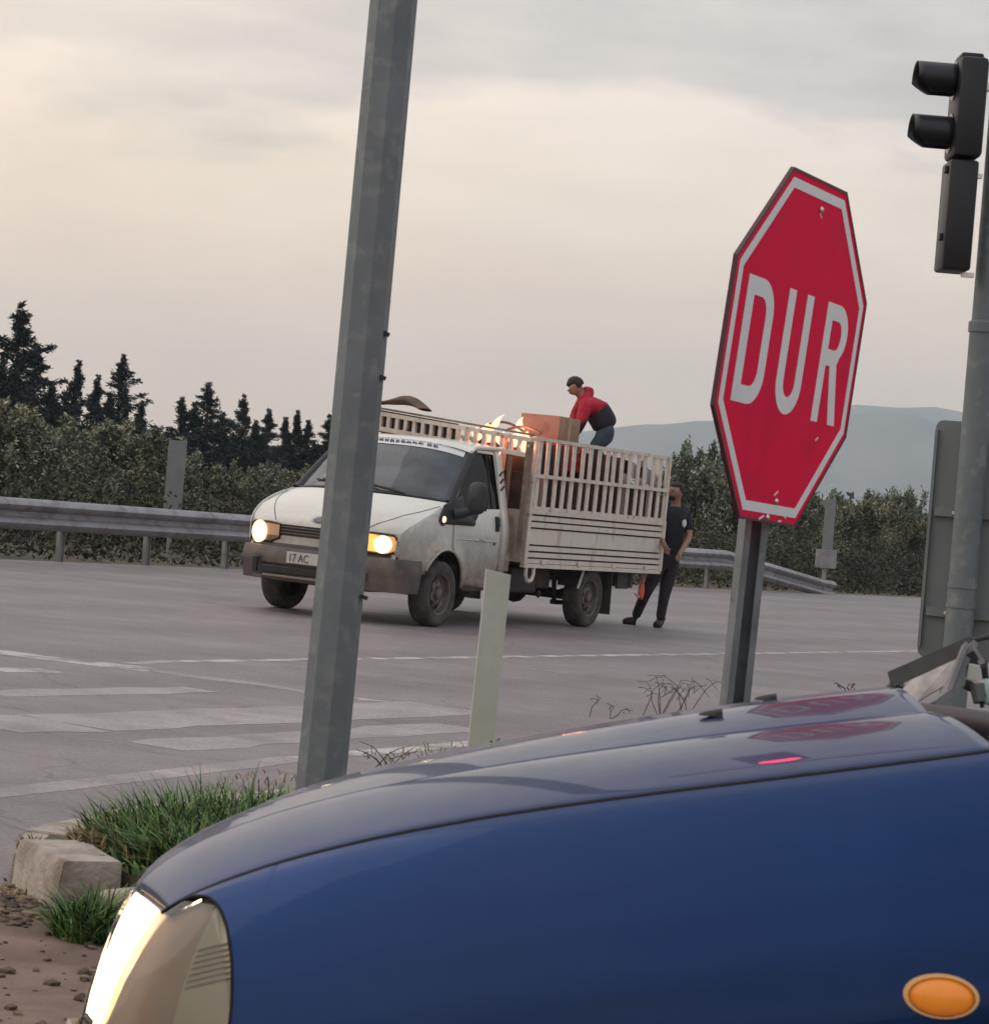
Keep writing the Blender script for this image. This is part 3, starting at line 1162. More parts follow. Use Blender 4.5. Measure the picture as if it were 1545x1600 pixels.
def back_sign(label, base, w, h0, h1, yaw, box=None, leg=.03):
    t = thing('small_sign', label, 'road sign', base, rz=yaw)
    MB().box((0, 0, (h0 + h1) / 2), (w, .02, h1 - h0), bevel=.004).build('plate', M_back, t)
    MB().tube([(0, .05, 0), (0, .05, h0 + .35)], leg, 8).build('post', M_rail, t, smooth=50)
    MB().box((0, .03, h0 + .2), (w * .8, .03, .03)).build('cross_rail', M_back, t)
    if box:
        MB().box((box[0], -.04, box[3]), (box[1], .08, box[2]), bevel=.01).build('plate', M_rail, t)
    return t


p = at(270, 790, 38.5)
zt = at(272, 688, 38.5).z
back_sign('tall narrow grey sign back standing behind the guardrail among the bushes', (p.x, 38.5, gz(p.x)), .27, .62, zt - gz(p.x), .3, None, .04)
p = at(1288, 905, 56)
zt = at(1291, 779, 56).z
back_sign('narrow grey sign back with a small plate below near the rail end', (p.x, 56, gz(p.x) - .1), .24, 1.05, zt - gz(p.x) + .1, .2, (-.02, .46, .40, .85), .05)

# ------------------------------------------------------------------ vegetation
def leaf_mesh(name, m, pts, size, rr, flat=.5, aspect=2.2, n_per=1, trim=0):
    """many small two-triangle leaves at the given points"""
    N_ = len(pts)
    P = np.array(pts)
    a = np.array([rr.uniform(0, 2 * math.pi) for _ in range(N_)])
    e = np.array([rr.uniform(-1, 1) for _ in range(N_)])
    dirs = np.stack([np.cos(a), np.sin(a), e * 1.2 + .3], 1)
    dirs /= np.linalg.norm(dirs, axis=1)[:, None]
    rnd = np.array([[rr.uniform(-1, 1) for _ in range(3)] for _ in range(N_)])
    side = np.cross(dirs, rnd)
    side /= np.linalg.norm(side, axis=1)[:, None] + 1e-9
    L = np.array([rr.uniform(.6, 1.3) for _ in range(N_)])[:, None] * size
    Wd = L / aspect / 2
    v = np.empty((N_, 4, 3))
    v[:, 0] = P
    v[:, 1] = P + dirs * L * .5 + side * Wd
    v[:, 2] = P + dirs * L
    v[:, 3] = P + dirs * L * .5 - side * Wd
    me = bpy.data.meshes.new(name)
    me.vertices.add(N_ * 4)
    me.vertices.foreach_set('co', v.reshape(-1))
    me.loops.add(N_ * 4)
    me.loops.foreach_set('vertex_index', np.arange(N_ * 4))
    me.polygons.add(N_)
    me.polygons.foreach_set('loop_start', np.arange(N_) * 4)
    me.polygons.foreach_set('loop_total', np.full(N_, 4))
    me.update()
    me.materials.append(m)
    return me


M_olive = mat('grey_green_leaves', (.095, .104, .072), rough=.55, var=.4, vscale=.9, island=.9, color2=(.25, .245, .19), c2lo=.50, c2hi=.62, c2scale=1.6)
M_olive2 = mat('silvery_leaves', (.22, .24, .20), rough=.5, var=.3, vscale=.8, island=.8, color2=(.085, .10, .07), c2lo=.46, c2hi=.58, c2scale=1.6)
M_olive3 = mat('dark_shrub_leaves', (.085, .100, .070), rough=.6, var=.3, vscale=.8, island=.8)
M_cyp = mat('dark_conifer_needles', (.018, .029, .036), rough=.85, var=.3, vscale=.8, island=.5)
M_bark = mat('grey_bark', (.075, .06, .05), rough=.95, var=.3, vscale=10, bump=.5)


def shrub_mesh(seed, R=1.2, H=2.0, n=5200, size=.11, m=None):
    rr = random.Random(seed)
    cl = []
    for i in range(24):
        a = rr.uniform(0, 2 * math.pi)
        r = R * math.sqrt(rr.random()) * .72
        z = rr.uniform(.15, .86) * H
        k = 1 - .5 * (z / H) ** 2
        cl.append((r * math.cos(a) * k, r * math.sin(a) * k, z, rr.uniform(.22, .46) * R))
    for i in range(26):                           # upright sprays
        a = rr.uniform(0, 2 * math.pi)
        r = R * rr.uniform(.1, .7)
        cl.append((r * math.cos(a), r * math.sin(a), H * rr.uniform(.80, 1.08), R * rr.uniform(.05, .10)))
    pts = []
    for i in range(n):
        c = rr.choice(cl)
        while True:
            x, y, z = rr.gauss(0, .44), rr.gauss(0, .44), rr.gauss(0, .48)
            if x * x + y * y + z * z < 1.4:
                break
        st = 1.9 if c[3] < .16 * R else 1.0
        zz = c[2] + z * c[3] * st
        if zz < .02:
            zz = rr.uniform(.02, .3)
        pts.append((c[0] + x * c[3], c[1] + y * c[3], zz))
    fol = leaf_mesh('foliage', m, pts, size, rr, aspect=2.6)
    st = MB()
    for c in cl[:14]:
        mid = (c[0] * .35 + rr.uniform(-.1, .1), c[1] * .35, c[2] * .55)
        st.tube([(rr.uniform(-.08, .08), rr.uniform(-.08, .08), 0), mid, (c[0], c[1], c[2])], [.035, .022, .008], 5)
    return fol, st.mesh('trunk', M_bark)


def conifer_mesh(seed, H=6.0, R=.9, sparse=.45, n=14000):
    rr = random.Random(seed)
    pts, br = [], MB()
    nb = int(44 * H / 5)
    br.tube([(0, 0, 0), (rr.uniform(-.04, .04), 0, H * .5), (rr.uniform(-.06, .06), 0, H * .99)], [.09, .055, .008], 6)
    branches = []
    for i in range(nb):
        t = (i / nb) ** .9
        z = H * (.04 + .93 * t)
        prof = (1 - t) ** .80
        L = R * max(.10, prof) * rr.uniform(.55, 1.15)
        if t > .35 and rr.random() < .35:
            L *= rr.uniform(1.2, 1.6)
        a = rr.uniform(0, 2 * math.pi)
        branches.append((z, L, a, t))
    W_ = [b[1] + .12 for b in branches]
    for b in branches:
        z, L, a, t = b
        up = rr.uniform(.25, .6) * L
        tip = Vector((math.cos(a) * L, math.sin(a) * L, z + up))
        br.tube([(0, 0, z - .02), tuple(Vector((0, 0, z)).lerp(tip, .5)), tuple(tip)], [.018, .012, .004], 4)
        k = int(n * (L + .12) / sum(W_))
        for j in range(k):
            s = rr.random() ** .8
            th = (.16 + .25 * (1 - t)) * (1 - .72 * s) * (1.0 if t < .5 else .62)
            p = Vector((0, 0, z)).lerp(tip, s)
            pts.append((p.x + rr.gauss(0, th * .45), p.y + rr.gauss(0, th * .45), p.z + rr.gauss(0, th * .75)))
    k = int(n * .035)
    for j in range(k):                            # leader
        s = rr.random()
        z = H * (.80 + .22 * s)
        pts.append((rr.gauss(0, .07 * (1.05 - s)), rr.gauss(0, .07 * (1.05 - s)), z))
    for j in range(int(n * .55)):                 # dense lower body
        t = rr.random() ** 1.3 * .62
        r = R * .80 * (1 - t) ** .5 * math.sqrt(rr.random())
        a = rr.uniform(0, 2 * math.pi)
        pts.append((r * math.cos(a), r * math.sin(a), H * t))
    return leaf_mesh('foliage', M_cyp, pts, .13, rr, aspect=3.0), br.mesh('trunk', M_bark)


con_var = [conifer_mesh(100 + i, 6.0, R_) for i, R_ in enumerate((1.35, 1.7, 1.1, 1.5, 1.9))]
shr_var = [shrub_mesh(200 + i, 1.25, 2.0, 8200, .088, mm) for i, mm in enumerate((M_olive, M_olive2, M_olive, M_olive3, M_olive2))]


def plant(kind, px, pytop, d, var, label, cat, group, wf=1.0, rot=0.0, sink=0.0):
    b = at(px, pytop, d)
    base = Vector((b.x, d, gz(b.x) - .25 - sink))
    H = (b.z - base.z) * (1.0 if kind == 'c' else .86)
    fol, tr = (con_var if kind == 'c' else shr_var)[var]
    ref = 6.0 if kind == 'c' else 2.0
    t = thing('cypress_tree' if kind == 'c' else 'shrub', label, cat, base, rz=rot, group=group)
    k = H / ref
    wf = wf * (1.6 if kind == 'c' else .92)
    if kind == 's':
        k *= 1 + .10 * math.sin(px * .37)
    f = link('foliage', fol, t)
    g_ = link('trunk', tr, t)
    for o in (f, g_):
        o.scale = (k * wf, k * wf, k)
    return t


rr = random.Random(77)
GC = 'dark conifers in a row beyond the guardrail'
con = [(-18, 585, 72, 1, .9), (4, 560, 74, 0, .8), (33, 480, 72, 3, .95), (58, 542, 76, 1, 1.0), (80, 600, 70, 2, 1.0), (104, 616, 78, 2, .9), (124, 568, 76, 2, .75), (154, 590, 80, 2, .8),
       (172, 618, 76, 0, 1.0), (193, 560, 78, 4, .85), (222, 630, 80, 0, .8), (285, 625, 84, 0, 1.0), (304, 632, 86, 2, 1.0), (326, 603, 84, 4, 1.05), (348, 648, 88, 1, 1.2), (382, 621, 88, 3, .85),
       (400, 660, 84, 1, 1.1), (421, 643, 90, 1, .9), (446, 655, 92, 2, 1.0), (465, 645, 92, 2, .9), (482, 660, 92, 0, 1.0), (516, 652, 92, 1, 1.0), (545, 668, 96, 0, 1.1), (578, 680, 96, 3, 1.1), (240, 668, 88, 1, 1.2), (262, 690, 90, 4, 1.2), (620, 690, 98, 1, 1.2)]
con_lab = {2: 'tallest spiky dark conifer near the left edge of the photo', 3: 'second tallest conifer just right of the tallest spiky one', 6: 'slim conifer with a bare pointed tip above the left bushes',
           9: 'bushy conifer with ragged side branches left of the narrow sign back', 13: 'broad dense conifer just right of the narrow sign back', 15: 'conifer with a thin spire left of the truck windshield'}
ORD = ['first', 'second', 'third', 'fourth', 'fifth', 'sixth', 'seventh', 'eighth', 'ninth', 'tenth', 'eleventh', 'twelfth', 'thirteenth', 'fourteenth', 'fifteenth', 'sixteenth', 'seventeenth',
       'eighteenth', 'nineteenth', 'twentieth', 'twenty-first', 'twenty-second', 'twenty-third', 'twenty-fourth', 'twenty-fifth', 'twenty-sixth', 'twenty-seventh', 'twenty-eighth']


def ordinal(items, i, test=lambda q: True):
    return ORD[sorted(q[0] for q in items if test(q)).index(items[i][0])]


for i, (px, py, d, v, wf) in enumerate(con):
    lab = con_lab.get(i, None)
    if lab is None:
        lab = ordinal(con, i) + ' dark conifer from the left in the row beyond the guardrail'
    plant('c', px, py, d, v, lab, 'tree', GC, wf, rr.uniform(0, 6))
GS = 'olive green shrubs behind the guardrail'
shr = [(-30, 660, 42, 0, 1.3), (18, 628, 43, 2, 1.15), (62, 650, 44, 0, 1.25), (105, 668, 42, 4, 1.2), (150, 650, 45, 1, 1.2), (190, 672, 44, 2, 1.2), (226, 690, 46, 1, 1.2), (262, 715, 47, 0, 1.2), (300, 690, 50, 4, 1.1),
       (335, 722, 50, 2, 1.3), (372, 745, 52, 3, 1.3), (408, 722, 54, 1, 1.2), (440, 745, 54, 0, 1.3), (475, 728, 56, 2, 1.2), (505, 745, 56, 3, 1.4), (545, 740, 58, 0, 1.5), (590, 750, 58, 2, 1.6),
       (640, 750, 60, 3, 1.6), (700, 755, 60, 0, 1.7), (760, 755, 62, 2, 1.6), (30, 750, 40, 3, 1.4), (140, 765, 41, 3, 1.4), (245, 775, 42, 3, 1.4), (345, 790, 45, 3, 1.5)]
for i, (px, py, d, v, wf) in enumerate(shr):
    if i < 20:
        lab = ordinal(shr, i, lambda q: q in shr[:20]) + (' shrub from the left, silvery leaved, behind the left guardrail' if v in (1, 4) else ' shrub from the left, olive green, behind the left guardrail')
    else:
        lab = ordinal(shr, i, lambda q: q in shr[20:]) + ' from the left of the dark low bushes touching the left guardrail'
    plant('s', px, py, d, v, lab, 'shrub', GS, wf, rr.uniform(0, 6))
shr = [(830, 770, 62, 3, 1.6), (890, 770, 62, 0, 1.6), (950, 770, 62, 2, 1.6), (1010, 762, 62, 3, 1.4), (1052, 742, 63, 2, 1.0), (1085, 712, 63, 1, .95), (1106, 704, 63, 4, .85), (1130, 735, 64, 0, 1.0), (1165, 765, 63, 2, 1.1), (1205, 770, 64, 0, 1.1),
       (1245, 778, 66, 3, 1.1), (1275, 800, 64, 1, 1.1), (1310, 792, 68, 0, 1.0), (1345, 780, 68, 4, .9), (1362, 790, 66, 2, 1.0), (1385, 785, 69, 0, .9), (1412, 772, 70, 1, .75), (1440, 795, 69, 2, .9), (1475, 790, 70, 0, 1.1), (1520, 800, 70, 2, 1.1),
       (1560, 790, 72, 1, 1.2), (1040, 835, 60, 3, 1.3), (1110, 835, 60, 3, 1.3), (1180, 850, 60, 3, 1.3), (1260, 855, 62, 3, 1.4), (1350, 865, 64, 3, 1.4), (1430, 870, 66, 3, 1.4)]
for i, (px, py, d, v, wf) in enumerate(shr):
    if i < 21:
        lab = ordinal(shr, i, lambda q: q in shr[:21]) + ' shrub counted rightwards from the truck bed, ' + ('pale leaved, roadside' if v in (1, 4) else 'dull green, roadside')
    else:
        lab = ordinal(shr, i, lambda q: q in shr[21:]) + ' from the left of the dark low bushes right of the truck'
    plant('s', px, py, d, v, lab, 'shrub', 'shrubs along the road on the right', wf, rr.uniform(0, 6))
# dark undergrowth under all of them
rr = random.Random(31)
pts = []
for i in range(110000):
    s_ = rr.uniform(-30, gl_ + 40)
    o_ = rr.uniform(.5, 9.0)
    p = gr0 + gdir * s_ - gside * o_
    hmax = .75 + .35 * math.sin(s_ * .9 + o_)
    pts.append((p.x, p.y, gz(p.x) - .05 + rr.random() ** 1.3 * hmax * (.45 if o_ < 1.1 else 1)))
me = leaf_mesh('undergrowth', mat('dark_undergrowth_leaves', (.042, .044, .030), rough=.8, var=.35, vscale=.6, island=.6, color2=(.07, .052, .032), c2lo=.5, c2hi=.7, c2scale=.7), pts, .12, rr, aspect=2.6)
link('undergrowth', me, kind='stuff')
# a far wood closing the view behind the near planting
pts = []
for i in range(60000):
    s_ = rr.uniform(-120, 420)
    o_ = rr.uniform(60, 90)
    p = gr0 + gdir * s_ - gside * o_
    hmax = 2.6 + 1.0 * math.sin(s_ * .11) + .6 * math.sin(s_ * .37 + 1)
    pts.append((p.x, p.y, -1 + rr.random() * (hmax + 1)))
me = leaf_mesh('distant_wood', M_olive3, pts, .9, rr, aspect=1.8)
link('distant_wood', me, kind='stuff')

# ------------------------------------------------------------------ mountains and haze
def ridge(name, pts, d, m, seed, depth=900, base=-11):
    rr = random.Random(seed)
    P = [at(px, py, d) for px, py in pts]
    xs = [p.x for p in P]
    zs = [p.z for p in P]
    X0, X1 = xs[0], xs[-1]
    ph = [rr.uniform(0, 6) for _ in range(8)]

    def fn(u, v):
        x = X0 + (X1 - X0) * u
        z = float(np.interp(x, xs, zs))
        w = abs(v - .45) / .55 if v > .45 else (.45 - v) / .45
        k = 1 - w ** 1.25
        n = sum(math.sin(x * f_ + ph[i] + v * 5 * (i + 1)) / (i + 1.5) for i, f_ in enumerate((.008, .017, .036, .07)))
        return (x, d + (v - .45) * depth, base + (z - base) * max(0, k) * (1 + .10 * n * w) + n * 1.2 * (1 - w))
    mb = MB().grid(fn, 150, 26)
    return mb.build(name, m, None, smooth=180, kind='structure')


M_mtn = mat('scrubby_mountainside', (.13, .135, .12), rough=.95, var=.3, vscale=.006, color2=(.20, .19, .17), c2lo=.45, c2hi=.7, c2scale=.01)
ridge('mountain', [(-900, 760), (200, 745), (500, 725), (700, 702), (880, 676), (950, 667), (1000, 660), (1040, 660), (1080, 655), (1150, 657), (1250, 650), (1340, 645), (1420, 643), (1460, 656), (1500, 676), (1560, 700), (1700, 715), (2200, 740), (3000, 800)], 3500, M_mtn, 3, depth=600)
ridge('far_mountain', [(600, 760), (1000, 705), (1200, 668), (1290, 640), (1340, 631), (1400, 636), (1460, 634), (1520, 643), (1600, 640), (1800, 655), (2400, 690), (3200, 800)], 4050, M_mtn, 4, depth=500)
hz = MB().box((0, 1450, 120), (9400, 6100, 266))
hz_m = bpy.data.materials.new('thin_haze')
hz_m.use_nodes = True
N, L = hz_m.node_tree.nodes, hz_m.node_tree.links
N.clear()
ho = N.new('ShaderNodeOutputMaterial')
hv = N.new('ShaderNodeVolumePrincipled')
hv.inputs['Color'].default_value = (.75, .88, 1.0, 1)
hv.inputs['Density'].default_value = .00024
hv.inputs['Anisotropy'].default_value = .35
L.new(hv.outputs[0], ho.inputs['Volume'])
HAZE = hz.build('haze', hz_m, None, kind='stuff')

# ------------------------------------------------------------------ the truck
TX, TY, TH = -1.339, 26.496, -2.0391
tn = Vector((SLOPE, 0, 1)).normalized()
tf = Vector((math.cos(TH), math.sin(TH), SLOPE * -math.cos(TH))).normalized()
tl_ = tn.cross(tf)
T = thing('pickup_truck', 'dusty white pickup truck with headlights on and a slatted rack over its bed', 'truck')
T.matrix_world = Matrix(((tf.x, tl_.x, tn.x, TX), (tf.y, tl_.y, tn.y, TY), (tf.z, tl_.z, tn.z, gz(TX)), (0, 0, 0, 1)))
TM = T.matrix_world.copy()
WB = 3.62


def ysd(x, z):
    y = interp(z, [.25, .45, .7, .95, 1.1, 1.27, 1.5, 1.8, 1.9], [.90, .94, .965, .975, .96, .92, .87, .80, .765])
    if x > .25:
        y -= (x - .25) ** 2 * .42
    if .9 > z > .35:      # wheel arch flare
        r = math.hypot(x, z - .36)
        if r < .56:
            y += .028 * max(0, 1 - max(0, r - .44) / .12)
    return y


def side_fn(sgn, off=0.0):
    return lambda x, z: (x, sgn * (ysd(x, z) + off), z)


WA = lambda a0, a1: arc(0, .36, .425, a0, a1, 14)
hood_edge = [(.78, .90), (.66, .99), (.45, 1.09), (.2, 1.185), (-.08, 1.262)]
fender = [(-.12, 1.25)] + [(-.12, .9), (-.10, .80)] + [p for p in WA(92, 10)] + [(.47, .55), (.70, .60), (.80, .72)] + hood_edge
fender = [(.70, .60), (.80, .72)] + hood_edge + [(-.10, 1.25), (-.125, 1.08), (-.13, .80)] + [p for p in WA(108, 22)]
fender = [p for p in fender if p[0] > -.131]
door = [(-.145, 1.08), (-.14, 1.245), (-.66, 1.765), (-.79, 1.83), (-1.20, 1.84), (-1.225, 1.2), (-1.215, .62), (-1.16, .40), (-.42, .395), (-.425, .50)] + [p for p in WA(158, 112)] + [(-.145, .80)]
win = [(-.16, 1.10), (-.165, 1.235), (-.67, 1.735), (-.80, 1.795), (-1.165, 1.80), (-1.19, 1.24), (-.87, 1.228), (-.74, 1.19), (-.62, 1.085)]
pillar = [(-1.235, 1.84), (-1.38, 1.86), (-1.385, .55), (-1.32, .52), (-1.23, .60), (-1.24, 1.2)]
roofside = [(-.70, 1.79), (-.83, 1.852), (-1.385, 1.875), (-1.385, 1.865), (-1.23, 1.848), (-.85, 1.84)]
for sg in (1, -1):
    o = panel(fender, [], side_fn(sg), .07).build('fender', M_white, T, smooth=40)
    solidify(o, .012, -1 if sg > 0 else 1)
    dO = panel(door, [win], side_fn(sg, .001), .07).build('door', M_white, T, smooth=40)
    solidify(dO, .012, -1 if sg > 0 else 1)
    o = panel(pillar, [], side_fn(sg), .08).build('rear_pillar', M_white, T, smooth=40)
    solidify(o, .012, -1 if sg > 0 else 1)
    # dark frame and glass of the door window
    wg = [(-.62, 1.085), (-.74, 1.19), (-.87, 1.228), (-1.19, 1.24), (-1.165, 1.80), (-.80, 1.795), (-.67, 1.735), (-.28, 1.352), (-.28, 1.085)]
    panel(wg, [], side_fn(sg, -.012), .08).build('window', glass_mat('tinted_side_glass', (.025, .032, .045), .02, .03, 1.22) if sg > 0 else MATS['tinted_side_glass'], dO, smooth=40)
    for pl_ in ([(-.67, 1.735), (-.80, 1.795), (-1.165, 1.80), (-1.19, 1.24)],):
        MB().tube([side_fn(sg, -.002)(x, z) for x, z in pl_], .010, 6).build('window_seal', M_black, dO, smooth=50)
    MB().tube([side_fn(sg, -.008)(x, z) for x, z in ((-1.02, 1.795), (-1.05, 1.235))], .008, 6).build('window_bar', M_black, dO)
    MB().tube([side_fn(sg, .002)(x, z) for x, z in ((-.13, 1.262), (-.38, 1.478), (-.665, 1.752), (-.79, 1.815))], .015, 6).build('window_frame', M_blacksoft, dO, smooth=50)
    # mirror foot plate in front of the window
    mpn_ = [(-.06, 1.268), (-.14, 1.30), (-.36, 1.352), (-.36, 1.18), (-.52, 1.14), (-.60, 1.075), (-.57, 1.045), (.14, 1.045), (.195, 1.075), (.14, 1.15), (.05, 1.235)]
    o = panel(mpn_, [], side_fn(sg, .014), .07).build('mirror_plate', M_blacksoft, T, smooth=40)
    solidify(o, .02, -1 if sg > 0 else 1)
    # side indicator
    lm = MB().ico((.115, sg * (ysd(.11, 1.09) + .022), 1.09), (.036, .016, .034), 2)
    lm.build('side_indicator', mat('lit_side_indicator', (.9, .5, .3), rough=.3, var=0, emit=(1.0, .52, .36), estr=2.2), T, smooth=80)
    MB().lathe([(.040, 0), (.062, .0), (.066, .006), (.058, .012), (.042, .012)], 20, 'Y', (.115, sg * (ysd(.115, 1.09) + (.012 if sg > 0 else .024)), 1.09)).build(
        'indicator_bezel', mat('dark_red_bezel', (.06, .012, .010), rough=.4), T, smooth=50)
    # mirror head on its arm
    if sg > 0:
        mr_ = MB()

        def mir(u, v, sg=sg):
            a = 2 * math.pi * v
            k = math.sin(math.pi * min(max(u, .0001), .9999)) ** .38
            cx, cy, cz = -.20, sg * 1.16, 1.335
            sx = .070 * (1.15 - .3 * u)
            se = lambda c_: math.copysign(abs(c_) ** .6, c_)
            return (cx + (u - .5) * .17, cy + sg * .005 + se(math.cos(a)) * .105 * k, cz + se(math.sin(a)) * .165 * k)
        mr_.grid(mir, 10, 20)
        mo = mr_.build('mirror', M_blacksoft, T, smooth=50)
        MB().tube([(-.12, sg * .965, 1.15), (-.16, sg * 1.04, 1.165), (-.20, sg * 1.12, 1.21)], [.055, .05, .045], 10).build('mirror_arm', M_blacksoft, mo, smooth=50)
        MB().grid(lambda u, v, sg=sg: (-.291, sg * 1.16 + (u - .5) * .16, 1.335 + (v - .5) * .25), 1, 1).build('mirror_glass', mat('mirror_glass', (.7, .7, .7), rough=.03, metal=1, var=0), mo)
    # door handle, lock, gills, seam
    hm_ = MB().box((-1.105, sg * (ysd(-1.1, 1.08) + .004), 1.085), (.075, .03, .16), Euler((sg * .12, 0, 0)), bevel=.012)
    hm_.build('handle', M_black, dO, smooth=40)
    MB().box((-1.105, sg * (ysd(-1.1, 1.08) + .022), 1.10), (.05, .02, .10), Euler((sg * .12, 0, 0)), bevel=.008).build('handle_grip', M_blacksoft, dO, smooth=40)
    MB().lathe([(0, -.008), (.014, -.008), (.014, .008), (0, .008)], 10, 'Y', (-1.06, sg * (ysd(-1.06, .88) + .003), .875)).build('lock', M_black, dO)
    for i in range(3):
        z_ = 1.60 - i * .075
        MB().bar((-1.345, sg * (ysd(-1.3, z_ + .03) + .004), z_ + .035), (-1.262, sg * (ysd(-1.25, z_) + .004), z_ - .01), .016, .020, (0, 1, 0)).build('gill', M_black, T)
    # body crease along the door and a dent
    MB().tube([side_fn(sg, .0)(x, z) for x, z in ((-.2, .905), (-.5, .902), (-.80, .90), (-1.2, .897))], [.004, .009, .010, .006], 8).build('crease', M_white, dO, smooth=80)
    # arch lip
    MB().tube([side_fn(sg, -.001)(x, z) for x, z in arc(0, .36, .43, 172, 28, 18)], .016, 8).build('arch_lip', M_white, T, smooth=80)
    # dark seams
    MB().bar(side_fn(sg, -.015)(-.5, .40), side_fn(sg, -.015)(-1.3, .42), .02, .06).build('sill', M_under, T)
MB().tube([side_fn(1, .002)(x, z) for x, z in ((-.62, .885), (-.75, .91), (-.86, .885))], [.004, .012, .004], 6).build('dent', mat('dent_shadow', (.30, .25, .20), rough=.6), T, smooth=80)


# hood, windshield, roof
def topskin(sta, nu, nv, half=1.0, tmin=-1.0, tmax=1.0):
    ss_ = [s[0] for s in sta]

    def fn(u, v):
        x = interp(u, ss_, [s[1] for s in sta])
        z = interp(u, ss_, [s[2] for s in sta])
        sw = interp(u, ss_, [s[3] for s in sta])
        dz = interp(u, ss_, [s[4] for s in sta])
        t = tmin + (tmax - tmin) * v
        xe, ze = x - sw, z - dz
        w = interp(u, ss_, [s[5] for s in sta]) if len(sta[0]) > 5 else ysd(xe, ze)
        xx = x - sw * abs(t) ** 2.2
        zz = z - dz * abs(t) ** 3.0
        return (xx, t * w * half, zz)
    return MB().grid(fn, nu, nv)


hood_sta = [(0, .915, .905, .155, .03), (.05, .905, .935, .16, .035), (.16, .83, 1.0, .15, .035), (.42, .62, 1.115, .15, .045), (.75, .38, 1.215, .18, .05), (1.0, .20, 1.285, .28, .03)]
o = topskin(hood_sta, 22, 30).build('hood', M_white, T, smooth=50)


def hood_s(u, t):
    q = [interp(u, [k[0] for k in hood_sta], [k[i] for k in hood_sta]) for i in range(1, 5)]
    return Vector((q[0] - q[2] * abs(t) ** 2.2, t * ysd(q[0] - q[2], q[1] - q[3]), q[1] - q[3] * abs(t) ** 3))


for sg in (1, -1):
    MB().tube([hood_s(u, sg * t) + Vector((0, 0, -.0015)) for u, t in zip(np.linspace(.04, .88, 16), np.interp(np.linspace(0, 1, 16), [0, .3, .7, 1], [.60, .74, .88, .965]))], .0055, 6).build('hood_seam', M_black, T, smooth=60)
cowl_sta = [(0, .21, 1.28, .285, .03), (.5, .16, 1.275, .27, .028), (1, .10, 1.30, .23, .03)]
topskin(cowl_sta, 3, 24).build('cowl', M_blacksoft, T, smooth=60)
ws_sta = [(0, .13, 1.295, .235, .035), (.5, -.19, 1.60, .210, .055), (1, -.50, 1.865, .175, .080)]
M_ws = glass_mat('windshield_glass', (.22, .25, .30), .36)
WS = topskin(ws_sta, 10, 24, .955).build('windshield', M_ws, T, smooth=80)


def wsp(u, t, off=.004):
    x = interp(u, [0, .5, 1], [.13, -.19, -.50])
    z = interp(u, [0, .5, 1], [1.295, 1.60, 1.865])
    sw = interp(u, [0, .5, 1], [.235, .210, .175])
    dz = interp(u, [0, .5, 1], [.035, .055, .080])
    w = ysd(x - sw, z - dz) * .955
    return Vector((x - sw * abs(t) ** 2.2 + off * .65, t * w, z - dz * abs(t) ** 3 + off * .75))


for sg in (1, -1):
    MB().tube([wsp(u, sg * 1.01, -.012) for u in (-.03, .25, .5, .75, 1.0)], [.052, .048, .044, .040, .034], 10).build('windshield_pillar', M_blacksoft, T, smooth=60)
MB().tube([wsp(.005, t, .0) for t in np.linspace(-1, 1, 19)], .016, 8).build('windshield_seal', M_black, T, smooth=60)
ban = MB().grid(lambda u, v: tuple(wsp(.885 + .125 * u, -.97 + 1.94 * v, .006)), 2, 24)
BAN = ban.build('windshield_banner', mat('white_sticker', (.68, .69, .72), rough=.35, var=.05), WS, smooth=80)
# script-like lettering on the banner, not legible in the photograph
rr = random.Random(4)
lm = MB()
t = -.40
while t < .60:
    pts = []
    for k in range(7):
        tt = t + k * .0105
        pts.append(wsp(.945 + .026 * math.sin(k * 1.9 + rr.uniform(-.5, .5)) + rr.uniform(-.006, .006), tt, .011))
    lm.tube(pts, .0065, 5)
    t += .085 if rr.random() < .75 else .12
lm.build('lettering', mat('dark_blue_lettering', (.10, .12, .20), rough=.5), BAN)
roof_sta = [(0, -.49, 1.872, .180, .080), (.08, -.56, 1.902, .18, .080), (.3, -.75, 1.92, .2, .075), (1, -1.385, 1.93, .0, .055)]
topskin(roof_sta, 12, 24).build('roof', M_white_roof, T, smooth=60)
for sg in (1, -1):
    MB().tube([(-.68, sg * (ysd(-.74, 1.8) - .005), 1.80), (-.80, sg * (ysd(-.8, 1.85) - .0), 1.853), (-1.385, sg * ysd(-1, 1.872), 1.872)], [.02, .024, .022], 8).build('roof_rail', M_white_roof, T, smooth=60)
MB().prism([(-.86, .50), (.86, .50), (.90, 1.1), (.80, 1.5), (.68, 1.85), (-.68, 1.85), (-.80, 1.5), (-.90, 1.1)], .02, Matrix.Translation((-1.38, 0, 0)) @ Matrix.Rotation(math.pi / 2, 4, 'Z')).build('cab_back_wall', M_blacksoft, T)
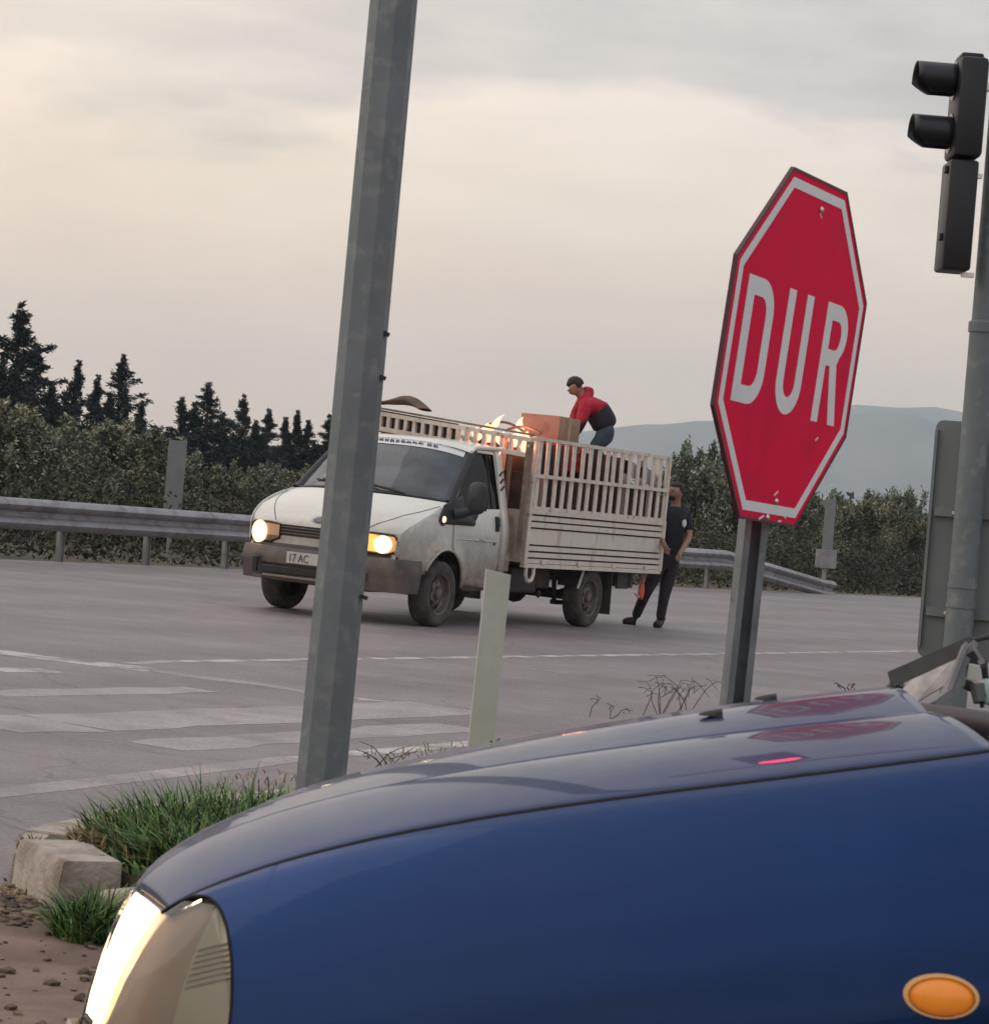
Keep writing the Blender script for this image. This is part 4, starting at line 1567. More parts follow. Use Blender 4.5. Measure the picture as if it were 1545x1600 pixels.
# cab inside
M_int = mat('dark_cab_interior', (.03, .03, .034), rough=.8)
im = MB()
im.box((-.5, 0, .72), (1.5, 1.5, .7))
im.box((-.10, 0, 1.16), (.36, 1.4, .12))
INT = im.build('interior', M_int, T)
for y_ in (.45, -.2, -.6):
    MB().box((-1.02, y_, 1.35), (.14, .42, .62), Euler((0, -.15, 0)), bevel=.04).build('seat', mat('grey_seat_cloth', (.10, .10, .11), rough=.9), T, smooth=50)
    MB().box((-1.08, y_, 1.74), (.09, .24, .14), bevel=.03).build('headrest', MATS['grey_seat_cloth'], T, smooth=50)
MB().tube([Vector((-.22, .45, 1.24)) + Vector((.07 * math.sin(a), .20 * math.cos(a), .18 * math.sin(a))) for a in np.linspace(0, 2 * math.pi, 25)[:-1]], .014, 6, closed=True).build('steering_wheel', M_black, T)
# wipers
for y0_, y1_ in ((.55, -.10), (-.10, -.74)):
    wm = MB()
    wm.tube([wsp(.01, y0_, .02), wsp(.06, (y0_ + y1_) / 2, .03), wsp(.12, y1_ + .12, .03)], .011, 6)
    wm.tube([wsp(.055, y0_ - .12, .016), wsp(.13, y1_, .016)], .009, 6)
    wm.build('wiper', M_black, T)
MB().box(wsp(.86, -.02, -.05), (.03, .24, .06), bevel=.01).build('rear_view_mirror', mat('pale_mirror_back', (.5, .5, .5), rough=.4), T)


# front fascia
def frx(y, z):
    t = abs(y) / .85
    xc = interp(z, [.34, .62, .70, .80, .905], [.94, .95, .915, .915, .915])
    return xc - .155 * min(1.1, t) ** 2.2


FA = MB().grid(lambda u, v: (frx(-.84 + 1.68 * v, .60 + .305 * u), -.84 + 1.68 * v, .60 + .305 * u), 6, 30).build('front_panel', M_white, T, smooth=60)


def fpatch(y0, y1, z0, z1, off, th=.012, n=14):
    mb = MB()
    mb.grid(lambda u, v: (frx(y0 + (y1 - y0) * v, z0 + (z1 - z0) * u) + off, y0 + (y1 - y0) * v, z0 + (z1 - z0) * u), 2, n)
    mb.grid(lambda u, v: (frx(y0 + (y1 - y0) * v, z1) + off - th * u, y0 + (y1 - y0) * v, z1), 1, n)
    mb.grid(lambda u, v: (frx(y0 + (y1 - y0) * v, z0) + off - th * u, y0 + (y1 - y0) * v, z0), 1, n)
    return mb


GRL = fpatch(-.44, .44, .775, .885, .004).build('grille', mat('dark_grille', (.03, .024, .022), rough=.6, var=.3), T)
for zz in (.80, .83, .86):
    MB().tube([(frx(y, zz) + .012, y, zz) for y in np.linspace(-.43, .43, 9)], .006, 6).build('grille_bar', M_greyplastic, GRL)
fpatch(-.47, .47, .885, .905, .012, .02).build('grille_bar', M_white_roof, GRL)
fpatch(-.62, .62, .695, .765, .010, .02).build('front_trim', M_white, T)
fpatch(-.80, .80, .655, .69, .006, .02).build('front_gap', M_black, T)
# oval badge (plain)
MB().lathe([(0, .008), (.030, .008), (.034, .003), (.036, 0)], 24, 'X', (0, 0, 0)).build('badge', mat('dark_oval_badge', (.10, .10, .11), rough=.3, metal=.5), T, smooth=50, loc=(.878, 0, .962)).scale = (1, 2.1, 1)
bdg = bpy.data.objects['badge']
bdg.rotation_euler = (0, -.75, 0)
MB().lathe([(.040, .002), (.046, .008), (.050, .0)], 24, 'X').build('badge_ring', M_chrome, bdg, smooth=50)


def lamp_pt(y, z, off):
    return (frx(y, z) + off, y, z)


for sg in (1, -1):
    hl = [(.44, .88), (.44, .745), (.55, .70), (.76, .695), (.835, .73), (.845, .83), (.81, .885), (.60, .895)]
    HL = panel([(y * sg, z) for y, z in hl], [], lambda y, z: lamp_pt(y, z, .004), .05).build('headlight', mat('amber_tinted_reflector', (.6, .42, .25), rough=.3, metal=.2, var=.2, emit=(1.0, .50, .22), estr=.55) if sg > 0 else mat('warm_tinted_reflector', (.55, .42, .30), rough=.3, metal=.4, var=.2, emit=(1.0, .6, .35), estr=.22), T, smooth=60)
    panel([(y * sg, z) for y, z in hl], [], lambda y, z: lamp_pt(y, z, .03), .05).build('lens', glass_mat('lamp_glass', (.92, .88, .84), .05) if sg > 0 else MATS['lamp_glass'], HL, smooth=60)
    MB().tube([lamp_pt(y * sg, z, .012) for y, z in hl], .012, 6, closed=True).build('surround', M_black, HL, smooth=60)
    bc = (.715, .79)
    R_ = .074 if sg > 0 else .094
    panel([(sg * bc[0] + R_ * math.cos(a) * 1.0, bc[1] + R_ * math.sin(a)) for a in np.linspace(0, 2 * math.pi, 25)[:-1]], [], lambda y, z: lamp_pt(y, z, .034), .05).build('lamp', M_bulb, HL, smooth=60)
    panel([(sg * bc[0] + R_ * 1.22 * math.cos(a), bc[1] + R_ * 1.22 * math.sin(a)) for a in np.linspace(0, 2 * math.pi, 25)[:-1]], [], lambda y, z: lamp_pt(y, z, .0315), .05).build('lamp_halo', mat('painted_lamp_halo', (.8, .5, .2), rough=.4, var=0, emit=(1.0, .62, .30), estr=1.6), HL, smooth=60)  # emissive disc added behind the lamp to paint its halo of glow
    if sg > 0:
        panel([(y * sg, z) for y, z in ((.45, .87), (.45, .755), (.56, .715), (.66, .715), (.66, .865), (.57, .885))], [], lambda y, z: lamp_pt(y, z, .026), .05).build('indicator_lamp', M_orange, HL, smooth=60)


# bumper
def bump_pt(u, v):
    # u: around from right arch to left arch, v: height
    y = -.97 + 1.94 * u
    t = abs(y) / .97
    xf = .955 - .15 * t ** 2.5
    if t > .90:
        k = (t - .90) / .10
        xf = .955 - .15 * .90 ** 2.5 - .40 * k ** .9
        y = math.copysign(.90 + .055 * math.sin(k * math.pi / 2), y)
    z = .655 - .33 * v
    b_ = .022 * math.sin(math.pi * min(1, v * 1.6)) - .03 * max(0, v - .72) / .28
    if .50 < v < .76 and t < .62:
        b_ -= .035
    nx = 1 if t < .9 else .3
    return (xf + b_ * nx, y + (1 - nx) * b_ * math.copysign(1, y), z)


BU = MB()
us = sorted(set(list(np.linspace(0, .06, 8)) + list(np.linspace(.06, .94, 40)) + list(np.linspace(.94, 1, 8))))
vs_ = [0, .04, .12, .25, .40, .49, .505, .62, .755, .77, .85, .93, 1.0]
vv = [bump_pt(u, v) for u in us for v in vs_]
kk = len(vs_)
ff = [(i * kk + j, i * kk + j + 1, (i + 1) * kk + j + 1, (i + 1) * kk + j) for i in range(len(us) - 1) for j in range(kk - 1)]
BU.add(vv, ff)
top_in = [(p[0] - .10, p[1] * .93, p[2] + .004) for p in [bump_pt(u, 0) for u in us]]
n0_ = len(vv)
BU.add([bump_pt(u, 0) for u in us] + top_in, [(i, i + 1, len(us) + i + 1, len(us) + i) for i in range(len(us) - 1)])
BUo = BU.build('bumper', M_greyplastic, T, smooth=35)
MB().box((.935, 0, .43), (.05, 1.15, .075), bevel=.01).build('lower_intake', M_black, BUo)
MB().box((.948, -.66, .47), (.03, .055, .16), bevel=.006).build('tow_slot', M_black, BUo)
MB().bar((.955, -.78, .53), (.965, -.60, .555), .012, .03).build('bracket', M_greyplastic, BUo)
MB().bar((.955, -.72, .36), (.965, -.56, .345), .012, .03).build('bracket', M_greyplastic, BUo)
MB().tube([(.965, y, .365) for y in (-.55, 0, .5)], .012, 6).build('lower_lip', mat('dusty_beige_trim', (.22, .18, .15), rough=.7), BUo)
PL = MB().box((.983, -.02, .565), (.012, .52, .115), bevel=.003).build('license_plate', mat('dusty_plate_white', (.48, .46, .44), rough=.5, var=.12, vscale=20), T)
MB().box((.990, .225, .565), (.004, .035, .10)).build('country_band', mat('plate_blue', (.06, .07, .16), rough=.5), PL)


def glyph_mesh(name, text, h, m, parent, origin, right, up, sx=.8, depth=.002):
    cu = bpy.data.curves.new(name, 'FONT')
    cu.body = text
    cu.size = h / .7
    cu.extrude = depth
    o_ = bpy.data.objects.new(name, cu)
    COL.objects.link(o_)
    dg = bpy.context.evaluated_depsgraph_get()
    me_ = bpy.data.meshes.new_from_object(o_.evaluated_get(dg))
    bpy.data.objects.remove(o_)
    me_.materials.clear()
    me_.materials.append(m)
    right, up = Vector(right).normalized(), Vector(up).normalized()
    nn = right.cross(up)
    for v in me_.vertices:
        c = v.co.copy()
        p = Vector(origin) + right * (c.x * sx) + up * c.y + nn * c.z
        v.co = p
    return link(name, me_, parent)


M_ink = mat('plate_ink', (.07, .065, .065), rough=.6)
glyph_mesh('plate_characters', '17 AC', .078, M_ink, PL, (.992, -.255, .527), (0, 1, 0), (0, 0, 1), .80)


# wheels
def wheel(x, y, sg, name='wheel'):
    W = bpy.data.objects.new(name, None)
    COL.objects.link(W)
    W.parent = T
    W.location = (x, y, .335)
    tyre = MB().lathe([(.205, -.085), (.235, -.103), (.285, -.112), (.318, -.100), (.333, -.075), (.336, 0), (.333, .075), (.318, .100), (.285, .112), (.235, .103), (.205, .085)], 48, 'Y')
    tyre.build('tyre', M_rubber, W, smooth=40)
    s = sg
    rim = MB().lathe([(.205, s * .09), (.212, s * .098), (.198, s * .09), (.188, s * .04), (.165, s * .025), (.120, s * .055), (.085, s * .062), (.060, s * .050), (.055, s * .082), (.035, s * .092), (0, s * .092)], 40, 'Y')
    rim.build('rim', M_rim, W, smooth=35)
    hl_ = MB()
    for i in range(6):
        a = 2 * math.pi * i / 6 + .3
        pts_ = []
        for (rr_, da) in ((.158, -.26), (.163, 0), (.158, .26), (.118, .20), (.112, 0), (.118, -.20)):
            pts_.append((rr_ * math.cos(a + da), rr_ * math.sin(a + da)))
        yy = [s * (.031 + .004), s * .033, s * .035, s * .062, s * .064, s * .062]
        hl_.add([(p[0], y_ + s * .004, p[1]) for p, y_ in zip(pts_, yy)], [tuple(range(6))])
    hl_.build('rim_holes', M_black, W)
    for i in range(5):
        a = 2 * math.pi * i / 5
        MB().ico((.072 * math.cos(a), s * .066, .072 * math.sin(a)), (.011, .008, .011), 1).build('wheel_nut', M_rim, W)
    return W


YW = .865
wheel(0, YW, 1)
w2 = wheel(0, -YW, -1)
wheel(-WB, YW, 1)
wheel(-WB, -YW, -1)
# wheel wells
for sg in (1, -1):
    MB().grid(lambda u, v, sg=sg: (.43 * math.cos(math.pi * u), sg * (.60 + .33 * v), .37 + .43 * math.sin(math.pi * u)), 16, 1).build('wheel_well', M_under, T, smooth=60)
    MB().box((0, sg * .60, .6), (.86, .02, .55)).build('inner_wing', M_under, T)

# chassis
ch = MB()
for sg in (1, -1):
    ch.box((-2.35, sg * .38, .56), (5.6, .07, .14))
for x_ in (-1.7, -2.6, -3.4, -4.3, -5.0):
    ch.box((x_, 0, .56), (.06, .8, .10))
ch.build('chassis', M_under, T)
MB().box((.5, 0, .38), (.7, 1.2, .14)).build('skid_panel', M_under, T)
MB().tube([(0, -.75, .335), (0, .75, .335)], .045, 8).build('axle', M_under, T)
ax = MB().tube([(-WB, -.8, .335), (-WB, .8, .335)], .05, 10)
ax.ico((-WB, 0, .335), (.15, .15, .15), 2)
ax.build('axle', M_under, T, smooth=60)
for sg in (1, -1):
    sp = MB()
    for k in range(3):
        sp.tube([(-WB + .62, sg * .55, .50), (-WB + .3, sg * .55, .41 - .012 * k), (-WB, sg * .55, .37 - .02 * k), (-WB - .3, sg * .55, .42 - .012 * k), (-WB - .62, sg * .55, .52)], .018, 6)
    sp.build('leaf_spring', M_under, T)
    MB().tube([(-WB + .18, sg * .6, .26), (-WB + .30, sg * .62, .62)], .028, 8).build('damper', M_under, T)
    MB().box((-WB + .12, sg * .6, .25), (.14, .09, .05)).build('spring_clamp', M_under, T)
MB().box((-2.15, .66, .50), (.62, .34, .28), bevel=.03).build('fuel_tank', mat('dark_plum_tank', (.035, .028, .034), rough=.6, var=.2), T, smooth=40)
MB().box((-2.75, .60, .52), (.36, .34, .22), bevel=.02).build('battery_box', M_under, T, smooth=40)
MB().tube([(-1.0, -.2, .30), (-2.0, -.3, .28), (-3.0, -.35, .32), (-4.9, -.5, .40)], .035, 8).build('exhaust_pipe', M_under, T)
MB().lathe([(0, -.3), (.09, -.29), (.10, -.25), (.10, .25), (.09, .29), (0, .3)], 16, 'X', (-2.5, -.35, .32)).build('silencer', M_under, T, smooth=50)
for k, x_ in enumerate((-2.46, -2.60, -2.36)):
    MB().ico((x_, .80, .40 - .05 * (k % 2)), (.045, .03, .045), 1).build('valve', M_under, T, smooth=60)

# bed
XB0, XB1, YB = -1.66, -5.36, 1.03
ZB = .70
MB().box(((XB0 + XB1) / 2, 0, .775), (XB0 - XB1, YB * 2 - .05, .05)).build('bed_floor', M_cream, T)
for i in range(9):
    x_ = XB0 - .1 - i * (XB0 - XB1 - .2) / 8
    MB().box((x_, 0, .71), (.05, YB * 2 - .1, .07)).build('cross_member', M_under, T)
rib = [(.70, .012), (.745, .012), (.75, -.032), (.762, -.032), (.765, .020), (.812, .020), (.817, -.032), (.831, -.032), (.834, .020), (.880, .020), (.885, -.032), (.899, -.032), (.902, .004),
       (1.065, .004), (1.070, -.030), (1.083, -.030), (1.086, .020), (1.135, .020), (1.142, -.030), (1.155, -.030), (1.158, .004), (1.205, .004), (1.212, -.03), (1.224, -.03), (1.228, .018), (1.262, .018)]


def ribbed(name, a, b, out, parent):
    """a ribbed drop side from a to b (local x, y), ribs facing `out`"""
    a, b, out = Vector(a), Vector(b), Vector(out)
    mb = MB()
    k = len(rib)
    nx = 16
    rq = random.Random(3)
    vs = []
    for i in range(nx + 1):
        p = a.lerp(b, i / nx)
        wob = rq.uniform(-.004, .004)
        for z, o_ in rib:
            q = p + out * (o_ + wob)
            vs.append((q.x, q.y, z))
    for z, o_ in (rib[0], rib[-1]):
        pass
    fs = [(i * k + j, i * k + j + 1, (i + 1) * k + j + 1, (i + 1) * k + j) for i in range(nx) for j in range(k - 1)]
    mb.add(vs, fs)
    d = (b - a)
    mb.box(((a.x + b.x) / 2 - out.x * .046, (a.y + b.y) / 2 - out.y * .046, .98), (abs(d.x) + .02 if abs(d.x) > .1 else .02, abs(d.y) + .02 if abs(d.y) > .1 else .02, .56))
    o_ = mb.build(name, M_cream, parent, smooth=25)
    for zg in (.756, .824, .892, 1.0765, 1.1485, 1.218):  # dark strips that paint the shade inside the rib grooves
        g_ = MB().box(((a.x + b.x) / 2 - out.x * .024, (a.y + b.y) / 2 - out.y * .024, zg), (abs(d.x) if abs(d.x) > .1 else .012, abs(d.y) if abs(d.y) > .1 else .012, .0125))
        g_.build('groove_shade', mat('painted_groove_shade', (.055, .038, .030), rough=.95, var=.4, vscale=12), o_)
    return o_


for sg in (1, -1):
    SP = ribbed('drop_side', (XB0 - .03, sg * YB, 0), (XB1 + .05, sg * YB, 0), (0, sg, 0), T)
    for x_ in (XB0 - .02, XB1 + .03):
        MB().box((x_, sg * (YB + .004), .98), (.07, .06, .60), bevel=.008).build('corner_post', M_cream_rack, T)
    for i in range(4):
        x_ = XB0 - .45 - i * .93
        MB().box((x_, sg * (YB + .028), .715), (.09, .016, .05), bevel=.004).build('hinge', M_cream, SP)
    MB().box(((XB0 + XB1) / 2, sg * (YB - .005), .672), (XB0 - XB1, .05, .045)).build('side_rail', M_cream, T)
    # hook ring hanging under the front of the bed
    MB().tube([(XB0 - .10, sg * YB, .68), (XB0 - .095, sg * YB, .58), (XB0 - .13, sg * YB, .52), (XB0 - .19, sg * YB, .50), (XB0 - .25, sg * YB, .52), (XB0 - .285, sg * YB, .58), (XB0 - .28, sg * YB, .68)], .022, 8).build('rope_hook', M_cream_rack, T, smooth=60)
    # rear mudguard, flap
    MB().grid(lambda u, v, sg=sg: (-WB + .42 * math.cos(math.radians(20 + 140 * u)), sg * (.72 + .27 * v), .34 + .40 * math.sin(math.radians(20 + 140 * u)) - .02), 12, 1).build('mudguard', M_under, T, smooth=60)
    MB().bar((-WB + .40, sg * .98, .44), (-WB + .27, sg * .98, .68), .02, .02).build('mudguard_stay', M_cream, T)
    MB().box((-WB - .50, sg * .84, .40), (.015, .30, .50), Euler((0, .05, 0))).build('mud_flap', mat('brown_rubber_flap', (.062, .048, .044), rough=.85, var=.2), T)
    MB().box((-5.0, sg * .70, .555), (.06, .30, .20), bevel=.01).build('tail_lamp_box', mat('grey_lamp_box', (.11, .11, .12), rough=.6), T)
    MB().box((-4.82, sg * .80, .56), (.30, .03, .24), bevel=.005).build('bracket_plate', mat('greenish_grey_bracket', (.075, .08, .075), rough=.7), T)
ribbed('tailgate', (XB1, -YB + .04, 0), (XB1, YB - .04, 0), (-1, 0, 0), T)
MB().box((XB0, 0, .98), (.03, 2.0, .56)).build('bed_front', M_cream, T)

# rack: slats between rails
ZR0, ZR1, ZR2 = 1.285, 1.635, 2.03
for sg in (1, -1):
    RK = MB().bar((XB0 - .02, sg * YB, ZR0), (XB1 + .02, sg * YB, ZR0), .035, .05).build('rack', M_cream_rack, T)
    MB().bar((XB0 - .02, sg * (YB + .014), ZR1), (XB1 + .02, sg * (YB + .014), ZR1 + .01), .03, .04).build('rail', M_cream_rack, RK)
    MB().bar((XB0 - .0, sg * YB, ZR2), (XB1 + .02, sg * YB, ZR2 + .0), .035, .038).build('rail', M_cream_rack, RK)
    slat = MB().box((0, 0, (ZR0 + ZR2) / 2), (.088, .016, ZR2 - ZR0), bevel=.003).mesh('slat', M_cream_rack)
    rr = random.Random(9)
    for i in range(17):
        x_ = XB0 - .16 - i * .218
        o_ = link('slat', slat, RK, loc=(x_ + rr.uniform(-.012, .012), sg * (YB - .004), 0), rot=(0, rr.uniform(-.012, .012), 0))
    for x_ in (XB0 - .03, XB1 + .03):
        MB().bar((x_, sg * YB, 1.25), (x_, sg * YB, ZR2 + .02), .05, .05, (1, 0, 0)).build('corner_tube', M_cream_rack, RK)
RK = MB().bar((XB1, -YB + .03, ZR0), (XB1, YB - .03, ZR0), .035, .05).build('rack', M_cream_rack, T)
for zz in (ZR1, ZR2):
    MB().bar((XB1, -YB + .03, zz), (XB1, YB - .03, zz), .035, .04).build('rail', M_cream_rack, RK)
slat = MB().box((0, 0, (ZR0 + ZR2) / 2), (.016, .07, ZR2 - ZR0), bevel=.003).mesh('slat', M_cream_rack)
for i in range(10):
    link('slat', slat, RK, loc=(XB1, -.88 + i * .195, 0))
# front of the rack: posts, diagonal, raised headboard with small openings
M_brown = mat('rusty_brown_steel', (.20, .15, .115), rough=.75, var=.3, vscale=10, color2=(.36, .31, .26), c2lo=.5, c2hi=.7, c2scale=6)
HB = MB()
XH = -1.56


def hbz(y):
    return 2.085 - .078 * y


HBo = HB.bar((XH, 1.05, hbz(1.05)), (XH, -1.05, hbz(-1.05)), .06, .045).build('headboard', M_cream_rack, T)
MB().bar((XH, 1.05, hbz(1.05) - .165), (XH, -1.05, hbz(-1.05) - .165), .06, .05).build('rail', M_cream_rack, HBo)
MB().bar((XH + .01, 1.06, hbz(1.05) + .055), (XH + .01, -1.05, hbz(-1.05) + .055), .05, .022).build('rail', M_brown, HBo)
for i in range(20):
    y_ = 1.02 - i * .1075
    MB().bar((XH, y_, hbz(y_) - .15), (XH, y_, hbz(y_)), .04, .05, (1, 0, 0)).build('upright', M_cream_rack, HBo)
    if i % 2 == 0:
        MB().bar((XH - .01, y_, .80), (XH - .01, y_, hbz(y_) - .17), .03, .05, (1, 0, 0)).build('upright', M_brown, HBo)
for y_ in (1.03, -1.03):
    MB().bar((XH, y_, .72), (XH, y_, hbz(y_) - .02), .06, .07, (1, 0, 0)).build('corner_post', M_brown, HBo)
    MB().bar((XH + .03, y_, 1.95), (XB0 - .14, y_ * .995, 1.30), .03, .03).build('diagonal_brace', M_cream_rack, HBo)
MB().bar((XH - .04, .12, 1.99), (XH - .04, -1.0, 2.08), .02, .24, (0, 0, 1)).build('backing_sheet', mat('dark_brown_sheet', (.045, .032, .028), rough=.8), HBo)
MB().box((-1.455, .84, .90), (.10, .22, .62), bevel=.01).build('bed_tool_box', M_brown, T)
# second rail between headboard and side rack
MB().bar((XH, 1.04, ZR2 - .02), (XB0 - .1, 1.035, ZR2), .035, .04).build('rail', M_cream_rack, HBo)

# ------------------------------------------------------------------ load on the bed


def on_truck(o, x, y, z, rz=0.0):
    o.matrix_world = TM @ Matrix.Translation((x, y, z)) @ Matrix.Rotation(rz, 4, 'Z')


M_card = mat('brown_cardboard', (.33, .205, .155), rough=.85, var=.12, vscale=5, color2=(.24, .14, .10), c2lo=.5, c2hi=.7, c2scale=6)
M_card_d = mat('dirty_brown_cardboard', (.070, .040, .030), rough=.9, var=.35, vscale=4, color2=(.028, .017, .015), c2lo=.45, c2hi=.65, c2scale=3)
M_tape = mat('packing_tape', (.36, .25, .18), rough=.4)


def carton(name, label, dims, m, group=None, flaps=False, cat='box'):
    t_ = thing(name, label, cat, group=group)
    w, d, h = dims
    MB().box((0, 0, h / 2), dims, bevel=.006).build('carton', m, t_, smooth=30)
    MB().box((0, 0, h / 2), (w * .12 if w > d else w + .004, d + .004 if w > d else d * .12, h + .004)).build('tape', M_tape, t_)
    if flaps:
        MB().box((0, d / 2 + .05, h - .01), (w * .96, .14, .005), Euler((.5, 0, 0))).build('flap', m, t_)
    return t_


b = carton('cardboard_box', 'large pinkish brown cardboard box on top of the load in front of the bending man', (.70, .46, .295), M_card)
on_truck(b, -3.27, .42, 2.04, .10)
# red crate under it
M_redcl = mat('dark_red_plastic', (.30, .025, .025), rough=.5, var=.2, vscale=8)
t_ = thing('crate', 'red plastic crate directly under the large cardboard box', 'crate')
w, d, h = .80, .62, .30
MB().box((0, 0, .02), (w, d, .03)).build('base', M_redcl, t_)
for a, b2 in (((-w / 2, -d / 2), (w / 2, -d / 2)), ((w / 2, -d / 2), (w / 2, d / 2)), ((w / 2, d / 2), (-w / 2, d / 2)), ((-w / 2, d / 2), (-w / 2, -d / 2))):
    mb = MB()
    for z_ in (.05, .15, .27):
        mb.bar((a[0], a[1], z_), (b2[0], b2[1], z_), .015, .05)
    for k in range(7):
        q = Vector((a[0], a[1], 0)).lerp(Vector((b2[0], b2[1], 0)), k / 6)
        mb.box((q.x, q.y, .15), (.03, .03, .29))
    mb.build('side', M_redcl, t_)
on_truck(t_, -3.25, .42, 1.73, .1)
rr = random.Random(21)
lab = ['brown carton behind the front slats low in the truck bed', 'brown carton second from the cab behind the lower slats', 'brown carton in the middle behind the lower slats', 'brown carton behind the rear half of the lower slats',
       'brown carton behind the rearmost lower slats']
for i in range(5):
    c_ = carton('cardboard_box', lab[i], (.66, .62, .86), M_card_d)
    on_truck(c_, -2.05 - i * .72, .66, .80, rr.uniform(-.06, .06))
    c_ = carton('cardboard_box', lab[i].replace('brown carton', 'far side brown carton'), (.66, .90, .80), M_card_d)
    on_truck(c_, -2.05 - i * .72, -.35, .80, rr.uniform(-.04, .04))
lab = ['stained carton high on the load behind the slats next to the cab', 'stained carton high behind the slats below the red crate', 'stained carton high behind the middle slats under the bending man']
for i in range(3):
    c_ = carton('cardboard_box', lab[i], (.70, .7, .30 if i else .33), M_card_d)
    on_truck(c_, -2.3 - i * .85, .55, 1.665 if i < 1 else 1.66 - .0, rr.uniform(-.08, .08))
    if i == 1:
        bpy.data.objects.remove(c_.children[0])
        for q in list(c_.children):
            bpy.data.objects.remove(q)
        bpy.data.objects.remove(c_)
# red blanket behind the first slats
mb = MB().grid(lambda u, v: (-1.95 - .75 * u, .80 - .5 * v, 1.83 + .13 * math.sin(3.1 * u) + .05 * math.sin(7 * v + 5 * u) + .08 * v), 14, 10)
o = mb.build('blanket', mat('crimson_blanket', (.42, .02, .045), rough=.9, var=.25, vscale=9), None, smooth=80)
solidify(o, .03)
tag(o, 'crimson blanket bulging above the load beside the fire near the cab', 'blanket')
o.matrix_world = TM
# grey plastic sheet over the rear of the load
mb = MB().grid(lambda u, v: (-4.35 - .92 * u, .99 - .9 * v, 1.90 + .06 * math.sin(5 * u + 3 * v) + .03 * math.sin(17 * u + 2) - .06 * u), 30, 14)
mb.grid(lambda u, v: (-4.35 - .92 * u, .985 + .008 * math.sin(19 * u), 1.90 + .06 * math.sin(5 * u) + .03 * math.sin(17 * u + 2) - .06 * u - (.13 + .05 * math.sin(11 * u + 1)) * v), 30, 4)
o = mb.build('plastic_sheet', mat('crumpled_grey_plastic', (.40, .40, .42), rough=.35, var=.2, vscale=9, bump=.4, bscale=14), None, smooth=60)
tag(o, 'crumpled grey plastic sheet over the rear end of the load', 'plastic sheet')
o.matrix_world = TM
# bundle on the headboard
mb = MB()
mb.grid(lambda u, v: (XH - .02 + .16 * math.cos(2 * math.pi * v), -.28 - .62 * u, 2.20 + .05 * u + (.085 + .03 * math.sin(6 * u)) * math.sin(math.pi * min(1, u * 1.0 + .06)) ** .6 * (.9 + .5 * math.sin(2 * math.pi * v))), 12, 12)
o = mb.build('cloth_bundle', mat('dark_brown_sacking', (.12, .085, .06), rough=.95, var=.3, bump=.4, bscale=30), None, smooth=80)
tag(o, 'dark brown rolled cloth bundle lying on the headboard beside the grey pole', 'bundle')
o.matrix_world = TM
# curved dark strips sticking up behind the headboard
for i, (y0_, y1_, zz) in enumerate(((.78, .25, .09), (.95, .52, .06))):
    mb = MB()
    pts = [(-1.9 - .05 * i, y0_ + (y1_ - y0_) * t, 2.09 + zz * math.sin(math.pi * t)) for t in np.linspace(0, 1, 9)]
    mb.tube(pts, .014, 6)
    o = mb.build('bent_rod', mat('dark_rod', (.05, .045, .045), rough=.6), None, smooth=60)
    tag(o, ['longer bent dark rod arching above the headboard beside the flames', 'shorter bent dark rod arching above the headboard near the red crate'][i], 'rod')
    o.matrix_world = TM
# fire
fm = bpy.data.materials.new('flame')
fm.use_nodes = True
N, L = fm.node_tree.nodes, fm.node_tree.links
N.clear()
fo = N.new('ShaderNodeOutputMaterial')
fe = N.new('ShaderNodeEmission')
ft = N.new('ShaderNodeBsdfTransparent')
fx = N.new('ShaderNodeMixShader')
fr_ = N.new('ShaderNodeLayerWeight')
fr_.inputs[0].default_value = .35
fc = N.new('ShaderNodeTexCoord')
fn_ = N.new('ShaderNodeTexNoise')
fn_.inputs['Scale'].default_value = 14
fq = N.new('ShaderNodeMath')
fq.operation = 'MULTIPLY_ADD'
fq.inputs[1].default_value = .7
L.new(fc.outputs['Object'], fn_.inputs[0])
L.new(fn_.outputs[0], fq.inputs[0])
L.new(fr_.outputs['Facing'], fq.inputs[2])
fq2 = N.new('ShaderNodeMath')
fq2.operation = 'SUBTRACT'
fq2.use_clamp = True
fq2.inputs[1].default_value = .34
L.new(fq.outputs[0], fq2.inputs[0])
fe.inputs[0].default_value = (1.0, .47, .27, 1)
fe.inputs[1].default_value = 2.6
L.new(fq2.outputs[0], fx.inputs[0])
L.new(fe.outputs[0], fx.inputs[1])
L.new(ft.outputs[0], fx.inputs[2])
L.new(fx.outputs[0], fo.inputs['Surface'])


def flame(label, x, y, z, h, r, lean=(0, 0), seed=0):
    r_ = random.Random(seed)
    ph = r_.uniform(0, 6)

    def fn(u, v):
        a = 2 * math.pi * v
        k = r * (math.sin(math.pi * min(.999, .12 + .88 * u)) ** .9) * (1 - .35 * u)
        k *= 1 + .22 * math.sin(3 * a + 5 * u + ph)
        ox = lean[0] * u ** 1.4 + .018 * math.sin(7 * u + ph)
        oy = lean[1] * u ** 1.4 + .018 * math.sin(5 * u + ph)
        return (x + ox + k * math.cos(a), y + oy + k * math.sin(a), z + h * u)
    o = MB().grid(fn, 14, 14).build('flame', fm, None, smooth=180)
    o.matrix_world = TM
    tag(o, label, 'flame', 'flames on the load')
    return o


